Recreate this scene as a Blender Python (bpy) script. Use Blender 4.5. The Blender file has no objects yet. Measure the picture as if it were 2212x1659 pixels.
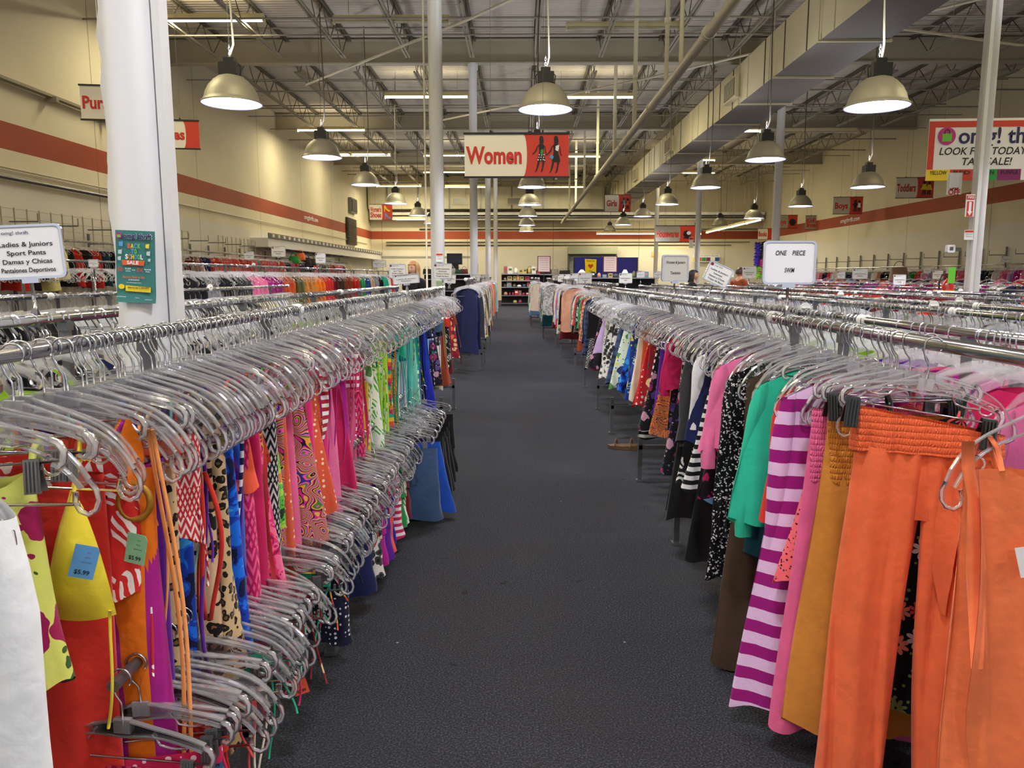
import bpy, bmesh, math, random
import numpy as np
from mathutils import Vector, Matrix, Euler

SC = bpy.context.scene
COL = SC.collection
PI = math.pi
rnd = random.Random(7)

# ------------------------------------------------------------------ camera
CAMZ, FPX, W, H = 1.45, 1660.0, 2212, 1659
PITCH, YAW = math.radians(8.0), math.radians(0.62)
cam_data = bpy.data.cameras.new('camera')
cam = bpy.data.objects.new('camera', cam_data)
COL.objects.link(cam)
cam.location = (0, 0, CAMZ)
cam.rotation_euler = (PI / 2 - PITCH, 0, YAW)
cam_data.sensor_width = 36
cam_data.lens = 36 * FPX / W
cam_data.clip_end = 200
cam_data.clip_start = 0.02
SC.camera = cam
_R = Euler(cam.rotation_euler).to_matrix()


def ray(u, v):
    return _R @ Vector(((u - W / 2) / FPX, -(v - H / 2) / FPX, -1.0))


def atY(u, v, y):
    d = ray(u, v)
    t = y / d.y
    return Vector((d.x * t, y, CAMZ + d.z * t))


def atZ(u, v, z):
    d = ray(u, v)
    t = (z - CAMZ) / d.z
    return Vector((d.x * t, d.y * t, z))


def atX(u, v, x):
    d = ray(u, v)
    t = x / d.x
    return Vector((x, d.y * t, CAMZ + d.z * t))


# ------------------------------------------------------------------ world, view, render options
wd = bpy.data.worlds.new('world')
SC.world = wd
wd.use_nodes = True
wd.node_tree.nodes['Background'].inputs[0].default_value = (0.86, 0.9, 1.0, 1)
wd.node_tree.nodes['Background'].inputs[1].default_value = 0.6
vs = SC.view_settings
vs.view_transform = 'Standard'
vs.look = 'None'
vs.gamma = 1.0
vs.use_curve_mapping = False
vs.exposure = 0.85
HIGH_BAY_W = 205.0
TUBE_W = 78.0
cy = SC.cycles
cy.use_denoising = True
cy.max_bounces = 6
cy.diffuse_bounces = 4
cy.glossy_bounces = 3
cy.transmission_bounces = 2
cy.transparent_max_bounces = 22
cy.caustics_reflective = False
cy.caustics_refractive = False
cy.sample_clamp_indirect = 4.0
cy.use_adaptive_sampling = True
cy.adaptive_threshold = 0.03


# ------------------------------------------------------------------ scene helpers
def tag(o, label=None, cat=None, group=None, kind=None):
    if label: o['label'] = label
    if cat: o['category'] = cat
    if group: o['group'] = group
    if kind: o['kind'] = kind
    return o


def thing(name, label, cat, loc=(0, 0, 0), rot=(0, 0, 0), group=None, kind=None):
    o = bpy.data.objects.new(name, None)
    COL.objects.link(o)
    o.empty_display_size = 0.05
    o.location = loc
    o.rotation_euler = rot
    return tag(o, label, cat, group, kind)


def dup(root, loc=None, rot=None, label=None, group=None):
    r = root.copy()
    COL.objects.link(r)
    if loc is not None: r.location = loc
    if rot is not None: r.rotation_euler = rot
    if label: r['label'] = label
    if group: r['group'] = group
    for ch in list(root.children):
        c = ch.copy()
        COL.objects.link(c)
        c.parent = r
        for g in list(ch.children):
            d = g.copy()
            COL.objects.link(d)
            d.parent = c
    return r


class MB:
    """collects vertices and faces, then links them as one mesh object"""

    def __init__(self):
        self.v, self.f, self.m, self.s, self.n = [], [], [], [], 0

    def add(self, V, F, mi=0, smooth=True):
        V = np.asarray(V, dtype=float).reshape(-1, 3)
        b = self.n
        self.v.append(V)
        self.n += len(V)
        for f in F:
            self.f.append(tuple(int(i) + b for i in f))
        self.m += [mi] * len(F)
        self.s += [smooth] * len(F)
        return self

    def grid(self, P, cu=False, cv=False, mi=0, smooth=True, flip=False):
        P = np.asarray(P, dtype=float)
        nu, nv = P.shape[:2]
        F = []
        for i in range(nu if cu else nu - 1):
            i2 = (i + 1) % nu
            for j in range(nv if cv else nv - 1):
                j2 = (j + 1) % nv
                q = (i * nv + j, i2 * nv + j, i2 * nv + j2, i * nv + j2)
                F.append(q[::-1] if flip else q)
        return self.add(P.reshape(-1, 3), F, mi, smooth)

    def tube(self, pts, r, n=6, mi=0, cap=True, closed=False, flat=None, smooth=True):
        pts = np.asarray(pts, dtype=float)
        k = len(pts)
        r = np.broadcast_to(np.asarray(r, dtype=float), (k,))
        T = np.empty_like(pts)
        if closed:
            T = np.roll(pts, -1, 0) - np.roll(pts, 1, 0)
        else:
            T[1:-1] = pts[2:] - pts[:-2]
            T[0] = pts[1] - pts[0]
            T[-1] = pts[-1] - pts[-2]
        T /= np.maximum(np.linalg.norm(T, axis=1, keepdims=True), 1e-9)
        a = np.array([0, 1.0, 0]) if abs(T[0][1]) < 0.8 else np.array([1.0, 0, 0])
        N = np.cross(T[0], a)
        N /= np.linalg.norm(N)
        rings = []
        ang = np.arange(n) * 2 * PI / n + PI / n
        for i in range(k):
            N = N - T[i] * np.dot(N, T[i])
            N /= max(np.linalg.norm(N), 1e-9)
            B = np.cross(T[i], N)
            fb = 1.0 if flat is None else flat
            rings.append(pts[i] + r[i] * (np.cos(ang)[:, None] * N + fb * np.sin(ang)[:, None] * B))
        self.grid(np.array(rings), cu=closed, cv=True, mi=mi, smooth=smooth)
        if cap and not closed:
            b = self.n - k * n
            self.f.append(tuple(range(b + n - 1, b - 1, -1)))
            self.f.append(tuple(range(b + (k - 1) * n, b + k * n)))
            self.m += [mi, mi]
            self.s += [False, False]
        return self

    def box(self, c, s, mi=0, R=None, taper=1.0):
        x, y, z = [q / 2 for q in s]
        V = np.array([(-x, -y, -z), (x, -y, -z), (x, y, -z), (-x, y, -z), (-x * taper, -y * taper, z), (x * taper, -y * taper, z), (x * taper, y * taper, z), (-x * taper, y * taper, z)])
        if R is not None:
            V = V @ np.array(R.to_3x3()).T
        V = V + np.array(c, dtype=float)
        return self.add(V, [(0, 3, 2, 1), (4, 5, 6, 7), (0, 1, 5, 4), (1, 2, 6, 5), (2, 3, 7, 6), (3, 0, 4, 7)], mi, False)

    def bar(self, a, b, w, h, mi=0):
        a, b = Vector(a), Vector(b)
        d = b - a
        q = d.to_track_quat('X', 'Z').to_matrix()
        return self.box((a + b) / 2, (d.length, w, h), mi, q)

    def lathe(self, prof, n=32, mi=0, c=(0, 0, 0)):
        ang = np.arange(n) * 2 * PI / n
        P = np.array([[(c[0] + r * math.cos(a), c[1] + r * math.sin(a), c[2] + z) for a in ang] for r, z in prof])
        return self.grid(P, cv=True, mi=mi)

    def plate(self, poly, t, y0=0.0, mi=0):
        """outline in x,z extruded along y by t (front face at y0, towards -y)"""
        k = len(poly)
        V = [(x, y0, z) for x, z in poly] + [(x, y0 + t, z) for x, z in poly]
        F = [tuple(range(k)), tuple(range(2 * k - 1, k - 1, -1))]
        F += [(i, i + k, (i + 1) % k + k, (i + 1) % k) for i in range(k)]
        return self.add(V, F, mi, False)

    def mesh(self, name, mats):
        me = bpy.data.meshes.new(name)
        V = np.concatenate(self.v) if self.v else np.zeros((0, 3))
        me.from_pydata(V.tolist(), [], self.f)
        for m in (mats if isinstance(mats, (list, tuple)) else [mats]):
            me.materials.append(m)
        me.polygons.foreach_set('material_index', self.m)
        me.polygons.foreach_set('use_smooth', self.s)
        me.update()
        return me

    def build(self, name, mats, parent=None, loc=None, rot=None):
        o = bpy.data.objects.new(name, self.mesh(name, mats))
        COL.objects.link(o)
        if parent is not None: o.parent = parent
        if loc is not None: o.location = loc
        if rot is not None: o.rotation_euler = rot
        return o


def rrect(w, h, r, n=5):
    out = []
    for cx, cz, a0 in ((w / 2 - r, h / 2 - r, 0), (-w / 2 + r, h / 2 - r, 90), (-w / 2 + r, -h / 2 + r, 180), (w / 2 - r, -h / 2 + r, 270)):
        for i in range(n):
            a = math.radians(a0 + 90 * i / (n - 1))
            out.append((cx + r * math.cos(a), cz + r * math.sin(a)))
    return out[::-1]


def ell(cx, cz, rx, rz, n=14, a0=0):
    return [(cx + rx * math.cos(-2 * PI * i / n + a0), cz + rz * math.sin(-2 * PI * i / n + a0)) for i in range(n)]


_fit = []


def text(body, parent, x, z, size, mat, y=-0.004, width=None, bold=0.0, shear=0.0, rz=0.0, name='lettering', spacing=1.0, flip=False):
    cu = bpy.data.curves.new(name, 'FONT')
    cu.body = body
    cu.size = size
    cu.align_x = 'CENTER'
    cu.align_y = 'CENTER'
    cu.offset = bold * size
    cu.shear = shear
    cu.space_character = spacing
    cu.resolution_u = 3
    cu.materials.append(mat)
    o = bpy.data.objects.new(name, cu)
    COL.objects.link(o)
    o.parent = parent
    o.location = (x, y, z)
    o.rotation_euler = (PI / 2, rz, PI if flip else 0)
    if width: _fit.append((o, width))
    return o


def fit_texts():
    bpy.context.view_layer.update()
    for o, w in _fit:
        bb = [c[0] for c in o.bound_box]
        d = max(bb) - min(bb)
        if d > 1e-5: o.scale.x = w / d
    # lettering becomes plain mesh
    dg = bpy.context.evaluated_depsgraph_get()
    for o in [q for q in COL.objects if q.type == 'FONT']:
        me = bpy.data.meshes.new_from_object(o.evaluated_get(dg))
        n = bpy.data.objects.new('lettering', me)
        COL.objects.link(n)
        n.parent, n.location, n.rotation_euler, n.scale = o.parent, o.location, o.rotation_euler, o.scale
        bpy.data.objects.remove(o)


# ------------------------------------------------------------------ materials
def srgb(r, g, b):
    return tuple(((c / 255) / 12.92 if c / 255 <= 0.04045 else ((c / 255 + 0.055) / 1.055) ** 2.4) for c in (r, g, b)) + (1.0,)


class NT:
    def __init__(self, name):
        self.mat = bpy.data.materials.new(name)
        self.mat.use_nodes = True
        self.t = self.mat.node_tree
        self.b = self.t.nodes['Principled BSDF']
        self.out = self.t.nodes['Material Output']

    def node(self, typ, ins=None, **props):
        n = self.t.nodes.new(typ)
        for k, v in props.items(): setattr(n, k, v)
        for k, v in (ins or {}).items():
            if hasattr(v, 'links') or isinstance(v, bpy.types.NodeSocket):
                self.t.links.new(v, n.inputs[k])
            else:
                n.inputs[k].default_value = v
        return n

    def math(self, op, a, b=0.0):
        return self.node('ShaderNodeMath', {0: a, 1: b}, operation=op).outputs[0]

    def mix(self, fac, a, b):
        n = self.node('ShaderNodeMix', {0: fac, 6: a, 7: b}, data_type='RGBA')
        return n.outputs[2]

    def ramp(self, fac, stops, const=True):
        n = self.node('ShaderNodeValToRGB', {0: fac})
        cr = n.color_ramp
        cr.interpolation = 'CONSTANT' if const else 'LINEAR'
        while len(cr.elements) < len(stops): cr.elements.new(0.5)
        for e, (p, c) in zip(cr.elements, stops):
            e.position, e.color = p, c
        return n.outputs[0]

    def link(self, a, b):
        self.t.links.new(a, b)

    def obj(self):
        return self.node('ShaderNodeTexCoord').outputs['Object']

    def bump(self, h, strength=0.2, dist=0.01):
        n = self.node('ShaderNodeBump', {'Height': h, 'Strength': strength, 'Distance': dist})
        self.link(n.outputs[0], self.b.inputs['Normal'])


def plain(name, c, rough=0.6, metal=0.0, spec=0.5, var=0.0, vs_=8.0, coat=0.0):
    m = NT(name)
    c = srgb(*c)
    m.b.inputs['Roughness'].default_value = rough
    m.b.inputs['Metallic'].default_value = metal
    m.b.inputs['Specular IOR Level'].default_value = spec
    if coat: m.b.inputs['Coat Weight'].default_value = coat
    if var:
        nz = m.node('ShaderNodeTexNoise', {'Vector': m.obj(), 'Scale': vs_, 'Detail': 4.0}).outputs[0]
        d = tuple(x * (1 - var) for x in c[:3]) + (1,)
        l = tuple(min(1, x * (1 + var)) for x in c[:3]) + (1,)
        m.link(m.ramp(nz, [(0.3, d), (0.7, l)], False), m.b.inputs['Base Color'])
    else:
        m.b.inputs['Base Color'].default_value = c
    return m.mat


def emit(name, c, s, sample=False):
    m = NT(name)
    m.b.inputs['Base Color'].default_value = c
    m.b.inputs['Emission Color'].default_value = c
    m.b.inputs['Emission Strength'].default_value = s
    if not sample: m.mat.cycles.emission_sampling = 'NONE'
    return m.mat


def clear_plastic(name, tint=(0.99, 0.99, 1.0), white=0.3, rough=0.12):
    m = NT(name)
    tr = m.node('ShaderNodeBsdfTransparent', {'Color': tint + (1,)})
    gl = m.node('ShaderNodeBsdfGlossy', {'Color': (1, 1, 1, 1), 'Roughness': rough})
    df = m.node('ShaderNodeBsdfTranslucent', {'Color': (0.97, 0.97, 1.0, 1)})
    d2 = m.node('ShaderNodeBsdfDiffuse', {'Color': (0.97, 0.97, 1.0, 1)})
    mm = m.node('ShaderNodeMixShader', {0: 0.5, 1: df.outputs[0], 2: d2.outputs[0]})
    a = m.node('ShaderNodeMixShader', {0: white, 1: tr.outputs[0], 2: mm.outputs[0]})
    fr = m.node('ShaderNodeFresnel', {'IOR': 1.55})
    f2 = m.node('ShaderNodeMath', {0: fr.outputs[0], 1: 1.15}, operation='MULTIPLY', use_clamp=True)
    b = m.node('ShaderNodeMixShader', {0: f2.outputs[0], 1: a.outputs[0], 2: gl.outputs[0]})
    m.link(b.outputs[0], m.out.inputs['Surface'])
    return m.mat


CHROME = plain('chrome', (200, 200, 205), 0.16, 1.0)
WIRE = plain('hook_wire', (196, 198, 200), 0.22, 1.0)
STEEL = plain('grey_steel', (120, 120, 122), 0.4, 0.7)
DARKSTEEL = plain('dark_steel', (60, 60, 62), 0.45, 0.6)
WHITE_PAINT = plain('white_paint', (226, 224, 220), 0.5, var=0.03, vs_=2)
CARD = plain('white_card', (238, 238, 240), 0.35, spec=0.4)
INK = plain('black_ink', (22, 22, 24), 0.6)
GREYINK = plain('grey_ink', (110, 112, 116), 0.6)
BLACK = plain('black_plastic', (18, 19, 21), 0.4)
RED = plain('sign_red', (205, 56, 36), 0.5)
REDINK = plain('red_ink', (200, 48, 34), 0.55)
CREAM = plain('banner_white', (236, 230, 214), 0.55)
NAVY = plain('navy_ink', (24, 24, 84), 0.5)
MAROON = plain('maroon_ink', (120, 24, 40), 0.5)
YELLOW = plain('sign_yellow', (240, 210, 20), 0.5)
GREEN = plain('sign_green', (34, 150, 60), 0.5)
LIME = plain('lime_green', (110, 200, 60), 0.5)
PURPLE = plain('sign_purple', (130, 30, 100), 0.5)
BLUE = plain('sign_blue', (20, 84, 170), 0.5)
SKYBLUE = plain('sky_blue', (90, 150, 215), 0.5)
MAGENTA = plain('magenta_ink', (190, 40, 130), 0.5)
ORANGE = plain('sign_orange', (225, 96, 36), 0.5)
CLEAR = clear_plastic('clear_plastic', white=0.28)
CLEAR_WEB = clear_plastic('clear_plastic_web', white=0.015, rough=0.05)
CLEAR_FAR = clear_plastic('clear_plastic_bulk', white=0.2)
# ------------------------------------------------------------------ the building
XL, XR, YF, YB, ZC = -8.9, 14.28, 46.5, -6.0, 7.3


def wall_mat():
    m = NT('painted_block_wall')
    co = m.obj()
    sep = m.node('ShaderNodeSeparateXYZ', {0: co})
    nz = m.node('ShaderNodeTexNoise', {'Vector': co, 'Scale': 0.5, 'Detail': 4.0}).outputs[0]
    base = m.ramp(nz, [(0.3, srgb(216, 206, 178)), (0.7, srgb(226, 217, 191))], False)  # upper wall: warm cast of the tube lights put into the colour
    low = m.ramp(nz, [(0.3, srgb(214, 209, 196)), (0.7, srgb(224, 219, 207))], False)
    base = m.mix(m.math('GREATER_THAN', sep.outputs[2], 3.0), low, base)
    st = m.ramp(m.node('ShaderNodeTexNoise', {'Vector': co, 'Scale': 0.35}).outputs[0], [(0.35, srgb(150, 62, 36)), (0.65, srgb(170, 78, 48))], False)
    band = m.math('MULTIPLY', m.math('GREATER_THAN', sep.outputs[2], 3.62), m.math('LESS_THAN', sep.outputs[2], 4.09))
    col = m.mix(band, base, st)
    # vertical panel joints every 5 m
    u = m.math('ADD', sep.outputs[0], sep.outputs[1])
    j = m.math('LESS_THAN', m.math('ABSOLUTE', m.math('SUBTRACT', m.math('FRACT', m.math('DIVIDE', u, 5.1)), 0.5)), 0.0022)
    col = m.mix(m.math('MULTIPLY', j, 0.75), col, srgb(84, 66, 50))
    m.link(col, m.b.inputs['Base Color'])
    m.b.inputs['Roughness'].default_value = 0.7
    m.bump(m.node('ShaderNodeTexNoise', {'Vector': co, 'Scale': 40.0}).outputs[0], 0.1, 0.01)
    return m.mat


def carpet_mat():
    m = NT('dark_carpet')
    co = m.obj()
    n1 = m.node('ShaderNodeTexNoise', {'Vector': co, 'Scale': 150.0, 'Detail': 3.0}).outputs[0]
    n2 = m.node('ShaderNodeTexNoise', {'Vector': co, 'Scale': 1.2, 'Detail': 5.0}).outputs[0]
    c = m.ramp(n1, [(0.3, srgb(28, 29, 36)), (0.5, srgb(50, 51, 59)), (0.72, srgb(90, 91, 100))], False)
    c = m.mix(m.ramp(n2, [(0.35, (0, 0, 0, 1)), (0.7, (0.45, 0.45, 0.45, 1))], False), c, srgb(56, 55, 55))
    sep = m.node('ShaderNodeSeparateXYZ', {0: co})
    far = m.ramp(m.math('DIVIDE', sep.outputs[1], 20.0), [(0.2, (0, 0, 0, 1)), (0.9, (0.6, 0.6, 0.6, 1))], False)
    sp = m.node('ShaderNodeTexVoronoi', {'Vector': co, 'Scale': 3.2}).outputs['Distance']
    c = m.mix(m.math('LESS_THAN', sp, 0.018), c, srgb(150, 146, 140))
    sm = m.node('ShaderNodeTexNoise', {'Vector': co, 'Scale': 9.0, 'Detail': 3.0}).outputs[0]
    c = m.mix(m.math('MULTIPLY', m.math('GREATER_THAN', sm, 0.71), 0.5), c, srgb(24, 23, 23))
    m.link(c, m.b.inputs['Base Color'])
    m.b.inputs['Roughness'].default_value = 0.95
    m.b.inputs['Specular IOR Level'].default_value = 0.15
    m.bump(n1, 0.7, 0.01)
    return m.mat


def deck_mat():
    m = NT('ribbed_roof_deck')
    co = m.obj()
    w = m.node('ShaderNodeTexWave', {'Vector': co, 'Scale': 2.1, 'Distortion': 0.0}, wave_type='BANDS', bands_direction='Y').outputs[1]
    nz = m.node('ShaderNodeTexNoise', {'Vector': co, 'Scale': 0.6, 'Detail': 4.0}).outputs[0]
    m.link(m.ramp(nz, [(0.3, srgb(196, 186, 172)), (0.7, srgb(212, 202, 188))], False), m.b.inputs['Base Color'])
    m.b.inputs['Roughness'].default_value = 0.75
    m.bump(w, 0.9, 0.04)
    return m.mat


WALLM, CARPET, DECK = wall_mat(), carpet_mat(), deck_mat()
BEAM = plain('beam_paint', (176, 168, 148), 0.6, var=0.05, vs_=1.0)
JOIST = plain('joist_paint', (150, 142, 124), 0.6)
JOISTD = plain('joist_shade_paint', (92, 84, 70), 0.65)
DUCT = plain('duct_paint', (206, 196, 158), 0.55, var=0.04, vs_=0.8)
DUCTB = plain('duct_underside_shade', (118, 110, 104), 0.6, var=0.05, vs_=0.9)  # same duct, with the shade of its underside put into the colour
SEAM = plain('duct_seam_dark', (72, 60, 44), 0.6)
PIPE = plain('pipe_paint', (206, 198, 176), 0.5)
PIPEW = plain('pipe_white', (224, 216, 182), 0.5)
COLUMN = plain('column_paint', (226, 226, 226), 0.45, var=0.02, vs_=1.0)


def struct(name, mb, m, parent=None):
    o = mb.build(name, m, parent)
    if parent is None: o['kind'] = 'structure'
    return o


def slab(name, x0, x1, y0, y1, z0, z1, m):
    return struct(name, MB().box(((x0 + x1) / 2, (y0 + y1) / 2, (z0 + z1) / 2), (x1 - x0, y1 - y0, z1 - z0)), m)


slab('floor', XL, XR, YB, YF, -0.1, 0.0, CARPET)
slab('ceiling', XL, XR, YB, YF, ZC, ZC + 0.1, DECK)
slab('wall_left', XL - 0.2, XL, YB, YF, 0, ZC, WALLM)
slab('wall_right', XR, XR + 0.2, YB, YF, 0, ZC, WALLM)
slab('wall_far', XL, XR, YF, YF + 0.2, 0, ZC, WALLM)
# behind the camera: an unseen window strip, added to fill the roof with daylight
slab('wall_back', XL, XR, YB - 0.2, YB, 3.6, ZC, WALLM)
slab('wall_back_base', XL, XR, YB - 0.2, YB, 0, 0.25, WALLM)
mb = MB()
for k in range(13): mb.box((XL + (XR - XL) * k / 12, YB - 0.1, 1.92), (0.1, 0.12, 3.4))
struct('fill_window_1', mb, STEEL)
pl = bpy.data.lights.new('fill_window_portal', 'AREA')
pl.shape, pl.size, pl.size_y = 'RECTANGLE', XR - XL, 3.35
pl.cycles.is_portal = True
po = bpy.data.objects.new('fill_window_portal', pl)
COL.objects.link(po)
po.location, po.rotation_euler = ((XL + XR) / 2, YB - 0.05, 1.92), (-PI / 2, 0, PI)

# girders across the building, on the column lines
GY = [2.5 + 8.8 * k for k in range(5)]
g = MB()
g.box((0, 0, 0.0), (XR - XL, 0.22, 0.03))
g.box((0, 0, 0.27), (XR - XL, 0.03, 0.52))
g.box((0, 0, 0.545), (XR - XL, 0.22, 0.03))
gm = g.mesh('girder', BEAM)
for k, y in enumerate(GY):
    o = bpy.data.objects.new('roof_beam', gm)
    COL.objects.link(o)
    o.location = ((XL + XR) / 2, y, 6.7)
    o['kind'] = 'structure'

# open-web joists between the girders, one mesh shared by all bays
j = MB()
L = 8.76
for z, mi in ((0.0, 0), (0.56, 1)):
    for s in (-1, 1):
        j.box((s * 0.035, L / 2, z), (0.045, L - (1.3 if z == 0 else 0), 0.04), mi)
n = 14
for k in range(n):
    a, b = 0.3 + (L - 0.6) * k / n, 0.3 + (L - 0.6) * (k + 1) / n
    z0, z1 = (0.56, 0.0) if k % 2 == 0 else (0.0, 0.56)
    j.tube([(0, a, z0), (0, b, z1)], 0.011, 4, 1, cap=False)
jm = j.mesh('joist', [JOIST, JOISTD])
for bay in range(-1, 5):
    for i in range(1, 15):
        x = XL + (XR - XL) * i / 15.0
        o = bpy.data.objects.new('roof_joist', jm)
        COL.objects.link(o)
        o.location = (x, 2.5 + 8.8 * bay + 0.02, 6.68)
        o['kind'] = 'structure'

# cross bridging rods and branch pipes running across, under the deck
for k, y in enumerate((5.2, 8.3, 9.6, 12.4, 13.6, 14.5, 15.5, 16.4, 17.5, 18.8, 21.3, 22.6, 23.7, 24.8, 26.0, 27.0, 28.2, 30.4, 31.5, 33.0, 34.5, 36.3, 39.2, 40.5, 42.0, 43.5)):
    zz = 6.62 if k % 3 else 7.16
    o = struct('bridging_rod', MB().tube([(XL, y, zz), (XR, y, zz)], 0.022 if k % 2 else 0.016, 5), JOIST)
for (a, b) in (((-7.5, 12.5, 6.4), (-1.0, 8.6, 6.62)), ((-5.5, 20.5, 6.3), (3.5, 10.5, 6.55)), ((6.0, 10.0, 6.4), (13.5, 13.5, 6.5)), ((-3, 26, 6.4), (9.5, 14.2, 6.55)), ((7.2, 16, 6.3), (13.8, 18.5, 6.55))):
    m = [(a[i] + b[i]) / 2 - (0.12 if i == 2 else 0) for i in range(3)]
    struct('conduit_run', MB().tube([a, m, b], 0.028, 6), PIPE)

# round columns on the 7.74 x 8.8 m grid
COLX = (-1.2, 6.54)
cprof = [(0.1, 0), (0.1, 6.55), (0.13, 6.56), (0.13, 6.7)]
cm = MB().lathe(cprof, 28).mesh('column', COLUMN)
for x in COLX:
    for y in GY:
        if x > 0 and y < 5: continue
        if x < 0 and y < 5: continue
        o = bpy.data.objects.new('column', cm)
        COL.objects.link(o)
        o.location = (x, y, 0)
        o['kind'] = 'structure'
# the near column by the swimwear rack: wrapped in a rough edged sleeve, with a flat conduit cover beside it
mb = MB()
ang = np.arange(48) * 2 * PI / 48
P = []
r_ = random.Random(3)
for k in range(90):
    z = 6.7 * k / 89
    ring = []
    for a in ang:
        rr = 0.086
        if math.cos(a - math.radians(190)) > 0.9:
            rr += 0.005 * math.sin(z * 23 + 2 * math.sin(z * 9)) + r_.uniform(-0.002, 0.006)
        ring.append((rr * math.cos(a), rr * math.sin(a), z))
    P.append(ring)
mb.grid(np.array(P), cv=True)
o = struct('column', mb, COLUMN)
nc = atY(319, 640, 2.5)
o.location = (nc.x, 2.5, 0)
NEARCOL = nc.x
mb = MB().box((0.098, -0.01, 3.35), (0.024, 0.06, 6.7))
mb.box((0.0855, -0.022, 3.35), (0.004, 0.02, 6.7), 1)
struct('conduit_cover', mb, [COLUMN, SEAM]).location = (nc.x, 2.5, 0)
# conduit on the right-hand near column
cpos = (6.54, GY[1])
mb = MB().box((-0.075, -0.1, 3.3), (0.05, 0.05, 6.6))
struct('conduit_cover', mb, COLUMN).location = (cpos[0], cpos[1], 0)
mb = MB().tube([(-0.16, -0.02, 0.2), (-0.16, -0.02, 6.6)], 0.014, 8)
struct('conduit_run', mb, PIPE).location = (COLX[0], GY[1], 0)

# the long supply duct: one thing with seams, hanger straps and grilles
DX0, DX1, DZ0, DZ1 = 5.13, 6.28, 5.45, 6.36
duct = thing('air_duct', 'long square air duct hung below the roof right of the aisle', 'air duct', (0, 0, 0))
duct['kind'] = 'structure'
mb = MB()
mb.add([(DX0, -5, DZ0), (DX0, 45.9, DZ0), (DX0, 45.9, DZ1), (DX0, -5, DZ1)], [(0, 1, 2, 3)], 0, False)
mb.add([(DX1, -5, DZ0), (DX1, 45.9, DZ0), (DX1, 45.9, DZ1), (DX1, -5, DZ1)], [(3, 2, 1, 0)], 0, False)
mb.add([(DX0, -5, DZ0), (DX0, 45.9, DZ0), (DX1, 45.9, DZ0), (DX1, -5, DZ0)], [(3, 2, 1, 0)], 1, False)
mb.add([(DX0, -5, DZ1), (DX0, 45.9, DZ1), (DX1, 45.9, DZ1), (DX1, -5, DZ1)], [(0, 1, 2, 3)], 0, False)
mb.build('duct_body', [DUCT, DUCTB], duct)
mb = MB()
y = 6.0
while y < 45.5:
    mb.box((DX0 - 0.006, y, (DZ0 + DZ1) / 2), (0.014, 0.028, DZ1 - DZ0), 1 if int(y * 3) % 3 else 0)
    y += 1.22
mb.build('seam_strip', [DUCT, SEAM], duct)
y = 9.0
while y < 45:
    b = MB()
    b.box(((DX0 + DX1) / 2, y, DZ0 - 0.02), (DX1 - DX0 + 0.12, 0.05, 0.035))
    b.tube([(DX0 - 0.04, y, DZ0 - 0.02), (DX0 - 0.04, y, ZC)], 0.008, 4)
    b.tube([(DX1 + 0.04, y, DZ0 - 0.02), (DX1 + 0.04, y, ZC)], 0.008, 4)
    b.build('hanger_strap', DUCT, duct)
    y += 2.44
for y in (11.2, 19.3, 27.2, 35.0):
    b = MB().box((DX0 - 0.06, y, 5.86), (0.12, 1.05, 0.5))
    gr = b.build('vent_box', DUCT, duct)
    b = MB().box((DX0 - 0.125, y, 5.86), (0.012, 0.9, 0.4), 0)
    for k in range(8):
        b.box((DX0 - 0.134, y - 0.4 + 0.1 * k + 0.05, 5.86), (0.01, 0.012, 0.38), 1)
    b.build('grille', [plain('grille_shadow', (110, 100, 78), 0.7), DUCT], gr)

# second duct across the far wall
fd = thing('air_duct', 'ribbed metal air duct running across the far wall', 'air duct', (0, 0, 0))
fd['kind'] = 'structure'
mb = MB().box((-2.0, 45.85, 5.92), (13.6, 1.1, 1.25))
mb.build('duct_body', plain('zinc_duct', (196, 190, 166), 0.5, 0.15, var=0.06), fd)
mb = MB()
for k in range(16):
    mb.box((-8.6 + k * 0.9, 45.28, 5.92), (0.07, 0.05, 1.25), k % 2)
mb.build('seam_strip', [DUCT, STEEL], fd)
for x in (-3.5, -0.35):
    b = MB().box((x, 45.26, 5.72), (0.9, 0.06, 0.42), 0)
    b.box((x, 45.22, 5.72), (0.78, 0.02, 0.32), 1)
    for k in range(7): b.box((x, 45.205, 5.6 + 0.042 * k), (0.76, 0.01, 0.008), 0)
    b.build('grille', [DUCT, STEEL], fd)

# main sprinkler pipe and its drops
SPX, SPZ = 2.42, 4.55
sp = thing('sprinkler_main', 'thick sprinkler pipe running the length of the roof above the aisle', 'pipe', (0, 0, 0))
sp['kind'] = 'structure'
MB().tube([(SPX, -4, SPZ), (SPX, 45.8, SPZ - 0.02)], 0.075, 14).build('pipe_body', PIPE, sp)
for y in (7.3, 10.4, 14.8, 19.0, 25.0, 32.5, 40):
    MB().tube([(SPX, y, SPZ), (SPX, y + 0.09, SPZ)], 0.092, 14).build('coupling', PIPE, sp)
for k, (u, y) in enumerate(((1420, 12.2), (1362, 13.4), (1325, 17.0), (1297, 20.5), (1276, 25.0), (1258, 30.0), (1245, 34.5), (1238, 39.0))):
    b = MB().tube([(SPX, y, SPZ), (SPX, y, ZC)], 0.035 if k < 2 else 0.045, 8)
    b.tube([(SPX, y, 5.55), (SPX, y, 5.66)], 0.055, 8)
    b.build('drop_pipe', PIPEW, sp)

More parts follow.
